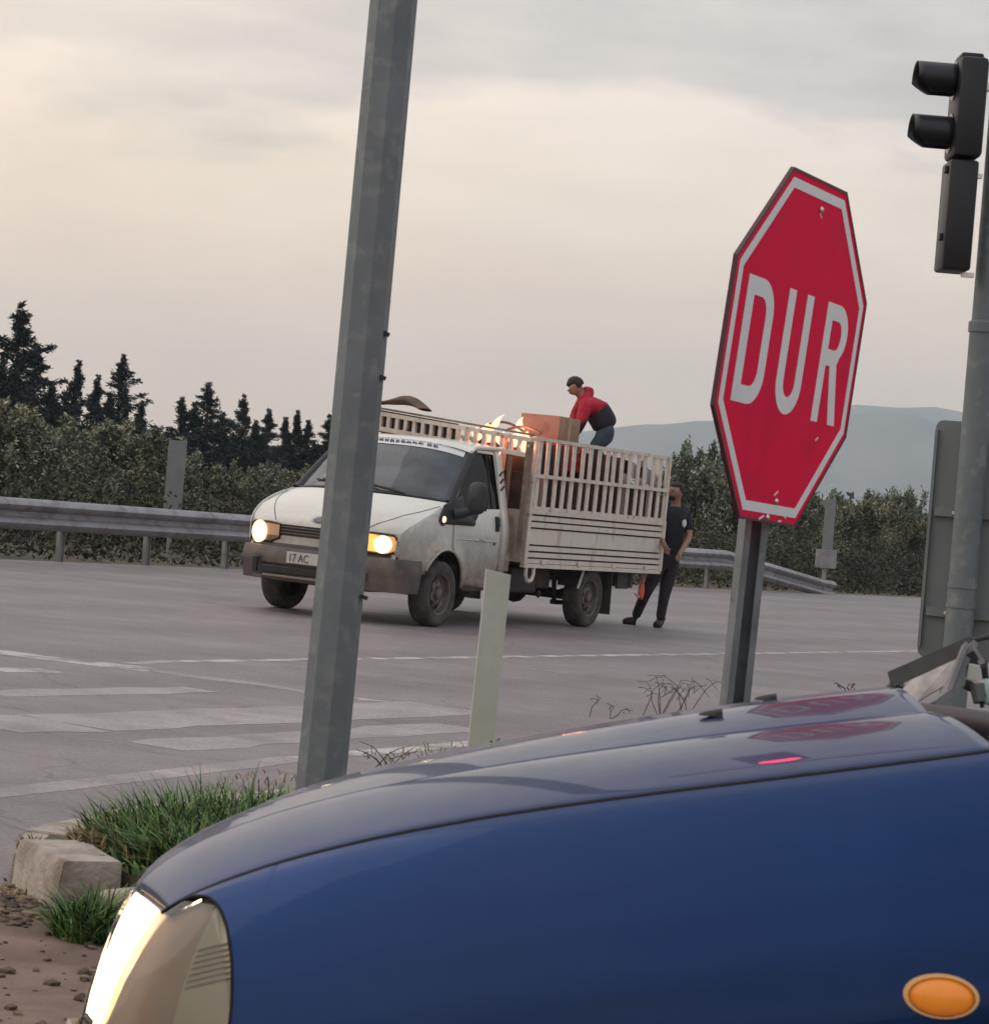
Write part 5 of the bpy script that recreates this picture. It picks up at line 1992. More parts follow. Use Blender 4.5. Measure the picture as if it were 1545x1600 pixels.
flame('thin pale flame tongue leaning right above the headboard', -1.80, .40, 2.06, .20, .045, (.02, .20), 1)
flame('low wide flame at the foot of the thin leaning flame', -1.78, .36, 2.05, .10, .08, (.0, .05), 2)
flame('upright flame licking the left end of the large cardboard box', -2.78, .27, 2.05, .24, .055, (-.03, .03), 3)
flame('bright square flame seen through the corner of rack beside the cab', -1.615, .955, 1.86, .24, .095, (.0, .01), 4)
for i, (yy, hh) in enumerate(((.82, .13), (.66, .10), (.50, .10), (.36, .10))):
    flame(['small bright flame behind the headboard opening nearest the corner', 'small flame behind the second headboard opening from the corner', 'small orange flame behind the third headboard opening',
           'small flame behind the headboard opening farthest from the corner'][i], -1.60, yy, 1.915 + .012 * i, hh * 1.45, .060, (0, .01), 10 + i)
fl = bpy.data.lights.new('fire_light', 'POINT')
fl.energy = 26
fl.color = (1.0, .30, .16)
fl.shadow_soft_size = .15
flo = bpy.data.objects.new('fire_light', fl)
COL.objects.link(flo)
flo.matrix_world = TM @ Matrix.Translation((-1.9, .75, 2.10))
fl2 = bpy.data.lights.new('fire_light', 'POINT')
fl2.energy = .7
fl2.color = (1.0, .30, .16)
fl2.shadow_soft_size = .1
flo = bpy.data.objects.new('fire_light', fl2)
COL.objects.link(flo)
flo.matrix_world = TM @ Matrix.Translation((-2.55, .72, 2.20))
# red strap hanging from the rear of the bed
M_strap = mat('orange_red_strap', (.62, .09, .06), rough=.6, var=.2)
t_ = thing('strap', 'orange red strap knotted and hanging under the rear of the truck bed', 'strap')
mb = MB()
mb.bar((.06, 0, 0), (-.02, 0, -.22), .012, .03, (0, 1, 0))
mb.bar((-.10, 0, 0), (-.0, 0, -.22), .012, .03, (0, 1, 0))
mb.build('band', mat('faded_pink_strap', (.5, .28, .22), rough=.7), t_)
mb = MB()
mb.grid(lambda u, v: (.0 + (.03 + .045 * math.sin(math.pi * u)) * math.cos(2 * math.pi * v) * (1 if u < 1 else .2), .028 * math.sin(2 * math.pi * v), -.18 - .19 * u), 8, 10)
mb.build('knot', M_strap, t_, smooth=80)
MB().tube([(.0, 0, -.33), (.10, 0, -.34), (.17, 0, -.30)], .012, 6).build('loose_end', mat('pale_strap_end', (.55, .45, .42), rough=.7), t_)
on_truck(t_, -5.12, .93, .70)

# ------------------------------------------------------------------ people
def skin_mesh(name, verts, edges, radii, m, root=0, sub=2, parent=None, flat=None):
    me = bpy.data.meshes.new(name)
    me.from_pydata([tuple(v) for v in verts], edges, [])
    o = bpy.data.objects.new(name, me)
    COL.objects.link(o)
    md = o.modifiers.new('skin', 'SKIN')
    md.use_smooth_shade = True
    sv = me.skin_vertices[0].data
    for i, r in enumerate(radii):
        sv[i].radius = (r, r) if not isinstance(r, tuple) else r
        sv[i].use_root = (i == root)
    ms = o.modifiers.new('smooth', 'SUBSURF')
    ms.levels = sub
    ms.render_levels = sub
    dg = bpy.context.evaluated_depsgraph_get()
    me2 = bpy.data.meshes.new_from_object(o.evaluated_get(dg))
    bpy.data.objects.remove(o)
    me2.materials.clear()
    me2.materials.append(m)
    me2.polygons.foreach_set('use_smooth', [True] * len(me2.polygons))
    if flat:
        n, k = flat     # squash along n about the pelvis
        n = Vector(n).normalized()
    o = link(name, me2, parent)
    return o


M_skin = mat('tanned_skin', (.30, .17, .125), rough=.55, var=.12, vscale=20, sub=.1)
M_hair = mat('black_hair', (.020, .016, .014), rough=.7, var=.3, vscale=60, bump=.5, bscale=200)


def build_person(label, J, face, mats, sleeves='short', hood=False):
    """J: joint name -> world point, face: direction the face looks"""
    P = {k: Vector(v) for k, v in J.items()}
    org = P['pelvis'].copy()
    t = thing('person', label, 'person', (org.x, org.y, org.z))
    for k in P:
        P[k] = P[k] - org
    face = Vector(face).normalized()
    headup = (P['crown'] - P['neck']).normalized()
    face = (face - headup * face.dot(headup)).normalized()
    sidev = headup.cross(face)
    V, E_, Rr = [], [], []

    def chain(pts, rad, start=None):
        prev = start
        ids = []
        for p, r in zip(pts, rad):
            V.append(p)
            Rr.append(r)
            if prev is not None:
                E_.append((prev, len(V) - 1))
            prev = len(V) - 1
            ids.append(prev)
        return ids
    sp = chain([P['pelvis'], P['waist'], P['chest'], P['neck']], [.105, .095, .115, .058])
    hc = P['neck'].lerp(P['crown'], .55)
    hd = chain([P['neck'].lerp(P['crown'], .30) + face * .012, hc + face * .012, P['neck'].lerp(P['crown'], .85)], [.072, .098, .080], sp[-1])
    chain([hc + face * .118 - headup * .022], [.016], hd[1])
    for s in (1, -1):
        chain([hc + sidev * .098 * s - headup * .01], [.020], hd[1])
    for s in ('l', 'r'):
        a = chain([P['sh_' + s], P['el_' + s], P['wr_' + s]], [.052, .042, .030], sp[2])
        fo = (P['wr_' + s] - P['el_' + s]).normalized()
        sd_ = fo.cross(face)
        if sd_.length < .1:
            sd_ = fo.cross(headup)
        sd_.normalize()
        pn = fo.cross(sd_)
        palm = chain([P['wr_' + s] + fo * .055], [.034], a[-1])
        for q in range(4):
            L_ = (.070, .082, .078, .060)[q]
            b0 = P['wr_' + s] + fo * .085 + sd_ * (.030 - .020 * q)
            chain([b0, b0 + fo * L_ * .55 + pn * .008, b0 + fo * L_ * .85 + pn * .034], [.0095, .009, .007], palm[0])
        b0 = P['wr_' + s] + fo * .035 + sd_ * .032
        chain([b0, b0 + fo * .035 + sd_ * .022, b0 + fo * .062 + sd_ * .022 + pn * .012], [.011, .010, .008], palm[0])
        lg = chain([P['hip_' + s], P['kn_' + s], P['an_' + s]], [.080, .055, .038], sp[0])
    body = skin_mesh('body', V, E_, Rr, M_skin, 0, 1, t)
    # trousers
    V, E_, Rr = [], [], []
    c = chain([P['pelvis'], P['waist'].lerp(P['pelvis'], .35)], [.150, .138])
    for s in ('l', 'r'):
        chain([P['hip_' + s], P['hip_' + s].lerp(P['kn_' + s], .5), P['kn_' + s], P['kn_' + s].lerp(P['an_' + s], .5), P['an_' + s] + Vector((0, 0, .0))], [.112, .094, .074, .064, .060], c[0])
    skin_mesh('trousers', V, E_, Rr, mats['trousers'], 0, 2, t)
    # top
    V, E_, Rr = [], [], []
    c = chain([P['pelvis'].lerp(P['waist'], .05), P['waist'], P['waist'].lerp(P['chest'], .5), P['chest'], P['chest'].lerp(P['neck'], .62)], [.172, .165, .172, .185, .10])
    for s in ('l', 'r'):
        d_ = P['el_' + s] - P['sh_' + s]
        if sleeves == 'short':
            chain([P['sh_' + s], P['sh_' + s] + d_ * .45, P['sh_' + s] + d_ * .80], [.080, .068, .070], c[3])
        else:
            chain([P['sh_' + s], P['sh_' + s] + d_ * .5, P['el_' + s], P['el_' + s].lerp(P['wr_' + s], .55), P['wr_' + s]], [.088, .078, .068, .058, .044], c[3])
    if hood:
        chain([P['neck'] - face * .07 - headup * .03, P['neck'] - face * .13 + headup * .02], [.085, .07], c[4])
    skin_mesh('top', V, E_, Rr, mats['top'], 0, 2, t)
    # shoes
    for s in ('l', 'r'):
        fd_ = (P['toe_' + s] - P['an_' + s])
        fd_.z = 0
        fd_.normalize()
        an = P['an_' + s]
        zt_ = P['toe_' + s].z
        V, E_, Rr = [], [], []
        chain([Vector((an.x, an.y, zt_ + .03)) - fd_ * .05, Vector((an.x, an.y, zt_ + .035)) + fd_ * .05, Vector((an.x, an.y, zt_ + .015)) + fd_ * .16], [.056, .060, .048])
        chain([Vector((an.x, an.y, zt_ + .10))], [.060], 0)
        skin_mesh('shoe', V, E_, Rr, mats['shoe'], 0, 1, t)
    # hair cap
    hm = MB()
    hc2 = hc

    def hair(u, v):
        a = 2 * math.pi * v
        el_ = math.pi * (.5 - .62 * u)
        d = sidev * math.cos(a) * math.cos(el_) + face * math.sin(a) * math.cos(el_) + headup * math.sin(el_)
        r = .106 if d.dot(face) < .25 else .102
        if d.dot(face) > .40 and d.dot(headup) < .45:
            r = .078
        return hc2 + headup * .014 + d * r * (1 + .035 * math.sin(9 * a) * math.cos(7 * el_))
    hm.grid(hair, 10, 24)
    hm.build('hair', M_hair, t, smooth=80)
    if mats.get('beard'):
        bm_ = MB().ico(hc + face * .060 - headup * .078, (.050, .050, .036), 2)
        bm_.build('beard', M_hair, t, smooth=80)
    for s in (1, -1):
        MB().ico(hc + face * .096 + sidev * .035 * s + headup * .012, .012, 1).build('eye', mat('dark_eye', (.03, .02, .02), rough=.3), t, smooth=80)
    return t, P, org


# man standing at the tail of the truck
D2 = 31.1
J = dict(pelvis=at(1041, 872, D2), waist=at(1046, 850, D2), chest=at(1053, 812, D2 - .02), neck=at(1056, 786, D2), crown=at(1057, 752, D2 - .03),
         sh_l=at(1072, 800, D2 + .05), el_l=at(1077, 840, D2 - .05), wr_l=at(1064, 862, D2 - .25),
         sh_r=at(1036, 800, D2 - .08), el_r=at(1030, 835, D2 - .22), wr_r=at(1038, 852, D2 - .42),
         hip_l=at(1049, 880, D2 + .03), kn_l=at(1038, 929, D2 - .02), an_l=at(1031, 970, D2),
         hip_r=at(1031, 880, D2 - .03), kn_r=at(1008, 928, D2 - .12), an_r=at(992, 967, D2 + .1))
J['toe_l'] = Vector((J['an_l'].x - .06, J['an_l'].y - .16, gz(2) + .012))
J['toe_r'] = Vector((J['an_r'].x - .17, J['an_r'].y - .06, gz(2) + .012))
for s in 'lr':
    J['an_' + s].z = gz(2) + .09
M_navy = mat('near_black_tshirt', (.013, .014, .021), rough=.85, var=.35, vscale=12, bump=1.0, bscale=9)
M_slack = mat('dark_plum_trousers', (.022, .018, .026), rough=.85, var=.35, vscale=12, bump=1.0, bscale=9)
M_shoe = mat('dark_shoe_leather', (.025, .020, .022), rough=.6, var=.2)
pt, PP, org = build_person('man in a black T-shirt and dark trousers standing at the tail of the truck', J, (-.75, -.66, -.15),
                           dict(trousers=M_slack, top=M_navy, shoe=M_shoe, beard=True), 'short')
q = (at(1069, 818, D2 - .17) - org)
MB().ico(q, (.028, .012, .05), 2).build('shirt_print', mat('white_print', (.6, .62, .64), rough=.7), pt, smooth=80)

# man bending over the load
D1 = 30.0
J = dict(pelvis=at(948, 674, D1), waist=at(942, 655, D1), chest=at(922, 630, D1), neck=at(909, 616, D1 - .02), crown=at(892, 593, D1 - .05),
         sh_l=at(915, 636, D1 - .17), el_l=at(906, 664, D1 - .20), wr_l=at(895, 683, D1 - .12),
         sh_r=at(912, 626, D1 + .17), el_r=at(898, 650, D1 + .16), wr_r=at(893, 668, D1 + .05),
         hip_l=at(947, 682, D1 - .08), kn_l=at(926, 700, D1 - .14), an_l=at(944, 739, D1 - .10),
         hip_r=at(945, 680, D1 + .10), kn_r=at(930, 702, D1 + .12), an_r=at(950, 737, D1 + .1))
J['toe_l'] = J['an_l'] + Vector((-.15, -.05, -.06))
J['toe_r'] = J['an_r'] + Vector((-.15, -.05, -.06))
jm = mat('red_and_navy_jacket', (.40, .008, .035), rough=.75, var=.3, vscale=12, bump=1.0, bscale=10)
# lower part of the jacket is navy: a colour block bound to the garment itself
nt = jm.node_tree
NN, LL = nt.nodes, nt.links
pb = NN['Principled BSDF']
prev = pb.inputs['Base Color'].links[0].from_socket
tco = NN.new('ShaderNodeTexCoord')
spx = NN.new('ShaderNodeVectorMath')
spx.operation = 'DOT_PRODUCT'
dv_ = (at(912, 622, D1) - at(946, 668, D1)).normalized()
spx.inputs[1].default_value = dv_
LL.new(tco.outputs['Object'], spx.inputs[0])
mrn = NN.new('ShaderNodeMapRange')
mrn.inputs[1].default_value = .235
mrn.inputs[2].default_value = .265
LL.new(spx.outputs['Value'], mrn.inputs[0])
mxn = NN.new('ShaderNodeMix')
mxn.data_type = 'RGBA'
mxn.inputs[6].default_value = (.014, .013, .022, 1)
LL.new(mrn.outputs[0], mxn.inputs[0])
LL.new(prev, mxn.inputs[7])
LL.new(mxn.outputs[2], pb.inputs['Base Color'])
M_jean = mat('blue_grey_jeans', (.035, .058, .085), rough=.85, var=.35, vscale=10, bump=1.0, bscale=10)
build_person('man in a red and navy hooded jacket and jeans bending over the truck load', J, (-.85, -.35, -.45),
             dict(trousers=M_jean, top=jm, shoe=M_shoe), 'long', hood=True)

# ------------------------------------------------------------------ the blue car beside the camera
C_ = thing('blue_car', 'dark blue car with its headlight on filling the bottom of the view', 'car')
CO = Vector((0.2, 4.25, gz(.2)))
PIV = Vector((0.1, 3.6, .0))
MCAR = Matrix.Translation(PIV) @ Matrix.Rotation(math.radians(-2.0), 4, 'Z') @ Matrix.Rotation(math.radians(-3.7), 4, 'X') @ Matrix.Translation(-PIV)
MCI = MCAR.inverted()
C_.matrix_world = MCAR @ Matrix.Translation(CO)          # the car leans a little away from the camera
M_blue = mat('dark_blue_metallic_paint', (.0036, .026, .108), rough=.38, metal=.85, var=.06, vscale=3, coat=.60, coat_rough=.03, rvar=.04)
M_blue.node_tree.nodes['Principled BSDF'].inputs['Coat IOR'].default_value = 1.34


def lc(v):
    return Vector(v) - CO


def atc(px, py, d):
    return MCI @ at(px, py, d)


def curve3(rows):
    P = [atc(*r) for r in rows]
    x = np.array([p.x for p in P])
    t = np.sqrt(x - x[0] + .002)
    cy = np.polyfit(t, [p.y for p in P], 3)
    cz = np.polyfit(t, [p.z for p in P], 5)
    xs_ = x[0] + np.linspace(0, 1, 120) ** 2 * (x[-1] - x[0])
    ts_ = np.sqrt(xs_ - x[0] + .002)
    return list(xs_), list(np.polyval(cy, ts_)), list(np.polyval(cz, ts_))


gapc = curve3([(262, 1421, 3.67), (300, 1400, 3.67), (362, 1370, 3.665), (459, 1341, 3.66), (572, 1313, 3.655), (700, 1289, 3.65), (894, 1254, 3.65), (1056, 1233, 3.65), (1200, 1220, 3.655), (1400, 1193, 3.66), (1545, 1171, 3.67), (1700, 1150, 3.68)])
crec = curve3([(214, 1386, 3.86), (238, 1362, 3.87), (265, 1341, 3.88), (329, 1305, 3.89), (427, 1273, 3.90), (540, 1242, 3.91), (700, 1212, 3.92), (894, 1178, 3.93), (1024, 1158, 3.94), (1200, 1142, 3.95), (1400, 1118, 3.96), (1545, 1102, 3.97), (1700, 1090, 3.98)])
outc = curve3([(206, 1391, 4.02), (222, 1368, 4.04), (248, 1341, 4.06), (297, 1307, 4.07), (362, 1276, 4.08), (475, 1236, 4.10), (543, 1218, 4.11), (621, 1196, 4.12), (765, 1172, 4.13), (894, 1148, 4.14), (991, 1131, 4.15), (1095, 1111, 4.16), (1140, 1101, 4.17), (1340, 1083, 4.20), (1545, 1066, 4.20), (1700, 1055, 4.20)])
YC = 4.26                      # centre line of the car
XF = gapc[0][0]
X0o, X0c = outc[0][0], crec[0][0]


def hood_pt(u, w):
    """u along the car 0..1, w across from the near gap (0) to the centre line (1), past 1 mirrored"""
    m = w > 1
    ww = 2 - w if m else w

    def rail(c, x):
        return float(np.interp(x, c[0], c[1])), float(np.interp(x, c[0], c[2]))
    xr = .735 - .085 * (1 - (1 - ww) ** 2)
    xa = XF + (xr - XF) * u
    xb = X0c + (xr - X0c) * u
    xd = X0o + (xr - X0o) * u
    ya, za = rail(gapc, xa)
    yb, zb = rail(crec, xb)
    yd, zd = rail(outc, xd)
    yd = min(yd, YC - .02)
    fade = max(0.0, min(1.0, (.97 - u) * 5)) * min(1, u * 12 + .2)
    st = .0115 * fade                        # a pressed groove sets off the raised centre panel
    if ww < .45:
        t = ww / .45
        x = xa + (xb - xa) * t
        y = ya + (yb - ya) * t
        z = za + (zb - za) * (1 - (1 - t) ** 1.9)
    elif ww < .47:
        t = (ww - .45) / .02
        x = xb
        y = yb + .0095 * t
        z = zb - st * (1 - abs(2 * t - 1)) ** .8
    else:
        t = (ww - .47) / .53
        y0 = yb + .0095
        y = y0 + (YC - y0) * t
        ty = min(1, (y - y0) / (yd - y0))
        x = xb + (xd - xb) * ty
        z = zb + (zd - zb) * (1 - (1 - ty) ** 1.7)
    z += .052 * 0
    if m:
        y = 2 * YC - y
    # soft rounding down at the outer edges
    e = ww / .03
    if e < 1:
        z -= .004 * (1 - e) ** 2
    return (x, y, z)


us = [0, .006, .015, .03, .05, .08, .12] + list(np.linspace(.16, 1, 50))
ws = [0, .01, .02, .03] + list(np.linspace(.05, .42, 15)) + [.44, .45, .453, .456, .458, .460, .462, .464, .467, .47, .48, .50] + list(np.linspace(.54, 1.46, 30)) + [1.50, 1.52, 1.53, 1.533, 1.536, 1.538, 1.540, 1.542, 1.544, 1.547, 1.55, 1.56] + list(np.linspace(1.59, 1.95, 14)) + [1.97, 1.98, 1.99, 2]
vv = [lc(hood_pt(u, w)) for u in us for w in ws]
k = len(ws)
ff = [(i * k + j, i * k + j + 1, (i + 1) * k + j + 1, (i + 1) * k + j) for i in range(len(us) - 1) for j in range(k - 1)]
hd_mb = MB().add(vv, ff)
HOOD = hd_mb.build('hood', M_blue, C_, smooth=80)
solidify(HOOD, .010, -1)
# dark line along the hood crease
creasepts = [lc(hood_pt(u, .452)) + Vector((0, 0, -.0005)) for u in np.linspace(.02, .93, 50)]


# body side, wrapping round the nose
def top_edge(s):
    """s from -1 (centre of the nose) via 0 (gap corner) to 1 (rear)"""
    if s < 0:
        k = -s
        xs = [(0.0, gapc[0][0], gapc[1][0], gapc[2][0]), (.28, (gapc[0][0] + crec[0][0]) / 2 - .012, 3.74, (gapc[2][0] + crec[2][0]) / 2), (.5, crec[0][0], crec[1][0], crec[2][0]), (.75, outc[0][0], outc[1][0], outc[2][0]), (1.0, outc[0][0] - .004, YC, outc[2][0] + .004)]
        t = [q[0] for q in xs]
        return Vector([interp(k, t, [q[i] for q in xs]) for i in (1, 2, 3)])
    x = gapc[0][0] + s * (XSR - gapc[0][0])
    if x < gapc[0][-1]:
        return Vector((x, float(np.interp(x, gapc[0], gapc[1])), float(np.interp(x, gapc[0], gapc[2]))))
    return Vector((x, 3.75 + .02 * (x - .85), gapc[2][-1] + .03 * (x - gapc[0][-1])))


XSR = 3.35


def side_pt(s, dz, off=0.0):
    """point on the body side: s round the car, dz metres below the top edge"""
    T_ = top_edge(s)
    if s >= 0:
        k = min(1, (T_.x - gapc[0][0]) / .30)
        ang = math.radians(55) * (1 - k) ** 1.5     # outward direction turns from the nose to the side
        n = Vector((-math.sin(ang), -math.cos(ang), 0))
    else:
        ang = math.radians(55 + 33 * min(1, -s / .5))
        n = Vector((-math.sin(ang), -math.cos(ang), 0))
    bul = interp(dz, [0, .012, .03, .06, .10, .16, .24, .34, .45, .60, .80, 1.0], [0, .018, .034, .055, .078, .102, .122, .130, .122, .108, .085, .06])
    amp = (.95 + .45 * max(0, min(1, (T_.x + .42) / 1.0))) if s > 0 else (.52 - .34 * max(0, min(1, (-s - .50) / .18)) if s < -.3 else .50 + ((s + .3) / .3) ** 2 * .45)
    p = T_ + n * (bul * amp + off + .0045)
    p.z -= dz + .0015
    return p


ARX, ARZ, ARR = .235, .285, .325
LAMP_S = .0415
LZ = .235


def lz(s):
    return .196 + (LZ - .196) * max(0, min(1, (s + .16) / .18)) ** 1.5


def lamp_top(s):
    """upper rim of the headlight below the hood edge, as a function of the way round the car"""
    if s <= 0:
        return .003
    k = min(1, s / LAMP_S)
    return .003 + (LZ - .003) * (1 - math.sqrt(max(0, 1 - k ** 2.7)))


smb = MB()
# above and behind the lamp, then below it
lamp_s = list(np.linspace(-.60, 0, 26)) + [LAMP_S * math.sin(math.pi / 2 * t) for t in np.linspace(0, 1, 30)][1:]
smb.grid(lambda u, v: lc(side_pt(LAMP_S * math.sin(math.pi / 2 * u), lamp_top(LAMP_S * math.sin(math.pi / 2 * u)) * v)), 34, 12)
smb.grid(lambda u, v: lc(side_pt(-.60 + .60 * u, .003 * v)), 26, 1)
low = [None, .26, .29, .32, .36, .40, .44, .48, .53, .58, .64]
vv = [lc(side_pt(s, lz(s) if d is None else d)) for s in lamp_s for d in low]
k = len(low)
smb.add(vv, [(i * k + j, i * k + j + 1, (i + 1) * k + j + 1, (i + 1) * k + j) for i in range(len(lamp_s) - 1) for j in range(k - 1)])
dz_list = [0, .004, .008, .014, .022, .032, .045, .06, .08, .10, .12, .14, .16, .18, .20, .22, .245, .27, .30, .33, .36, .40, .44, .48, .53, .58, .64, .70, .78, .86]
for ss_list in (list(np.linspace(-1, -.60, 9)), list(np.linspace(LAMP_S, .08, 14)) + list(np.linspace(.083, .30, 56)) + list(np.linspace(.31, 1, 30))):
    keep = []
    vv = [side_pt(s, d) for s in ss_list for d in dz_list]
    k = len(dz_list)
    for i in range(len(ss_list) - 1):
        for j in range(k - 1):
            c = (vv[i * k + j] + vv[(i + 1) * k + j + 1]) / 2
            if math.hypot(c.x - ARX, c.z - ARZ) < ARR and ss_list[i] > 0:
                continue
            if c.z < .17:
                continue
            keep.append((i * k + j, i * k + j + 1, (i + 1) * k + j + 1, (i + 1) * k + j))
    used = sorted({i for f in keep for i in f})
    re = {o_: n_ for n_, o_ in enumerate(used)}
    smb.add([lc(vv[i]) for i in used], [tuple(re[i] for i in f) for f in keep])
SIDE = smb.build('fender', M_blue, C_, smooth=50)
mirY = Matrix.Translation((0, 2 * (YC - CO.y), 0)) @ Matrix.Diagonal((1, -1, 1, 1))
o = link('fender', SIDE.data.copy(), C_)
o.data.transform(mirY)
o.data.flip_normals()
# black gap between hood and fender
gp = [lc(top_edge(s)) + Vector((0, -.001, -.0035)) for s in np.linspace(0.0, .40, 90)]
MB().tube(gp, .0056, 6).build('hood_gap', mat('gap_black', (.004, .004, .006), rough=.8, var=0), C_, smooth=60)
gp = [lc(top_edge(s)) + Vector((0, .004, -.006)) for s in np.linspace(-1, 0.0, 30)]
MB().tube(gp, .0030, 6).build('hood_gap', MATS['gap_black'], C_, smooth=60)


# headlight: housing, lit reflector, ribbed side reflector, lens
def lampgrid(s0, s1, off, m, name, parent, d0=None, d1=None, nu=26, nv=16, inset=0.0):
    def fn(u, v):
        s = s0 + (s1 - s0) * u
        a = (lamp_top(s) + .003) if d0 is None else d0
        b_ = lz(s) - .003 if d1 is None else d1
        a = max(a, lamp_top(s) + .003)
        a = min(a, b_)
        return lc(side_pt(s, a + (b_ - a) * v, off))
    return MB().grid(fn, nu, nv).build(name, m, parent, smooth=70)


SB = -.085         # s at the edge between lit part and side housing
M_beige = mat('amber_beige_reflector', (.30, .215, .15), rough=.45, metal=.0, var=.12, vscale=9)
HLm = lampgrid(-.60, LAMP_S * .985, -.022, M_beige, 'headlight', C_)
lampgrid(-.60, SB, -.008, mat('burning_low_beam', (.95, .9, .8), rough=.3, var=0, emit=(1.0, .80, .50), estr=4.5), 'lit_reflector', HLm, nu=20)
lampgrid(SB, SB + .045, -.009, mat('glowing_amber_edge', (.8, .45, .15), rough=.3, var=0, emit=(1.0, .48, .14), estr=.8), 'lit_rim', HLm, nu=4)
lampgrid(.0235, LAMP_S * .955, -.015, mat('pale_ribbed_reflector', (.42, .39, .30), rough=.4, metal=.0, var=.05), 'side_reflector', HLm)
rb = MB()
for i in range(7):
    dz = .100 + i * .0085
    rb.tube([lc(side_pt(s, dz, -.013)) for s in np.linspace(.0245, .0375, 10)], .0016, 5)
ro = rb.build('reflector_ribs', mat('rib_brown', (.30, .25, .17), rough=.4), HLm)
lens = lampgrid(-.60, LAMP_S * .99, -.001, glass_mat('headlight_glass', (.93, .90, .84), .10, .02), 'lens', HLm, nu=40)
rim = MB()
rim.tube([lc(side_pt(LAMP_S * math.sin(math.pi / 2 * t), lamp_top(LAMP_S * math.sin(math.pi / 2 * t)) + .001, -.001)) for t in np.linspace(0, 1, 60)], .0028, 6)
rim.tube([lc(side_pt(s, lz(s), -.001)) for s in np.linspace(-.60, LAMP_S, 30)], .003, 6)
rim.build('seal', MATS['gap_black'], HLm, smooth=60)
# mirrored far headlight
for ob in list(C_.children):
    if ob.name.startswith('headlight'):
        h2 = link('headlight', ob.data.copy(), C_)
        h2.data.transform(mirY)
        for q in ob.children:
            if q.name.startswith(('lit_reflector', 'lens')):
                q2 = link(q.name.split('.')[0], q.data.copy(), h2)
                q2.data.transform(mirY)
# bumper
bm_ = MB()


def bump2(u, v):
    s = -1 + 2.0 * u
    if u > .5:
        s = (u - .5) / .5 * .028
    base = side_pt(s, (lz(s) + .004 if s > -.62 else .13) + .36 * v, .022 + .012 * math.sin(math.pi * min(1, v)))
    return lc(base)


bm_.grid(bump2, 60, 12)
CB = bm_.build('bumper', mat('bumper_paint', (.55, .50, .53), rough=.35, coat=.6, var=.08), C_, smooth=60)
o = link('bumper', CB.data.copy(), C_)
o.data.transform(mirY)
MB().box(lc((outc[0][0] + .03, YC, .60)), (.03, .56, .08), bevel=.01).build('grille', M_black, C_)
# side repeater
mk = atc(1465, 1554, 3.49)
sx = (mk.x - gapc[0][0]) / (XSR - gapc[0][0])
best = min(np.linspace(.2, .6, 200), key=lambda d: abs(side_pt(sx, d).z - mk.z))
mp_ = lc(side_pt(sx, best, .0))
M_amb = mat('amber_plastic_lens', (.85, .26, .02), rough=.25, var=.08, vscale=30, coat=.6, emit=(1.0, .35, .04), estr=.10)
mm = MB().ico((0, 0, 0), (.046, .014, .0265), 3)
o = mm.build('side_marker', M_amb, C_, smooth=180)
o.location = mp_
mm = MB().lathe([(.99, 0), (1.12, 0), (1.08, -.008), (.97, -.009)], 32, 'Y')
mm.v = [(v[0] * .0465, v[1], v[2] * .027) for v in mm.v]
mm.build('bezel', mat('pale_amber_rim', (.75, .42, .18), rough=.3), o, smooth=60)
# washer nozzles
for (px, py, w_) in ((1108, 1122, 1.0),):
    pass


def hood_z(x, y):
    best_ = None
    for u in np.linspace(.3, 1, 60):
        for w in np.linspace(0, 1.9, 80):
            p = hood_pt(u, w)
            d = (p[0] - x) ** 2 + (p[1] - y) ** 2
            if best_ is None or d < best_[0]:
                best_ = (d, p[2])
    return best_[1]


for (px, py, d_) in ((1110, 1124, 4.08), (1196, 1094, 4.36)):
    q = atc(px, py, d_)
    q.z = hood_z(q.x, q.y)
    nm_ = MB().grid(lambda u, v: (-.019 + .036 * u, .011 * math.cos(math.pi * v) * (.35 + .65 * u ** .6), .014 * math.sin(math.pi * v) * (.2 + .8 * u ** .7)), 8, 12)
    nm_.box((.012, 0, .004), (.012, .02, .012), bevel=.002)
    o = nm_.build('washer_nozzle', M_black, C_, smooth=60)
    o.location = lc(q)
# cowl, wipers, windshield, roof, door, wheels
cw = MB().grid(lambda u, v: lc((.738 - .085 * (1 - (1 - min(v, 1 - v) * 2) ** 2) + .20 * u, 3.66 + 1.20 * v, 1.012 + .035 * u + .02 * math.sin(math.pi * v))), 6, 16)
cw.build('cowl', mat('plum_black_cowl', (.045, .035, .042), rough=.55, var=.3, vscale=14, bump=.3), C_, smooth=60)
M_cg = glass_mat('car_windshield_glass', (.62, .68, .66), .12)
WSH = MB().grid(lambda u, v: lc((.93 + .60 * u - .16 * math.sin(math.pi * v) * (1 - .3 * u), 3.66 + .10 * u + (1.20 - .20 * u) * v, 1.05 + .36 * u)), 10, 16).build('windshield', M_cg, C_, smooth=80)
MB().grid(lambda u, v: lc((1.53 + 1.3 * u - .11 * math.sin(math.pi * v) * (1 - u), 3.76 + 1.0 * v, 1.41 + .05 * math.sin(math.pi * min(1, u + .2)) + .03 * math.sin(math.pi * v))), 10, 12).build('roof', M_blue, C_, smooth=60)
for y_ in (3.66, 4.86):
    yi = 3.76 if y_ < YC else 4.76
    MB().tube([lc((.93, y_, 1.05)), lc((1.53, yi, 1.41)), lc((2.9, yi, 1.41)), lc((3.35, y_, 1.1))], .022, 8).build('window_frame', M_black, C_, smooth=60)
    MB().add([lc((.96, y_ , 1.06)), lc((1.54, yi, 1.40)), lc((2.85, yi, 1.40)), lc((3.30, y_, 1.1))], [(0, 1, 2, 3)]).build('side_window', MATS['tinted_side_glass'], C_)
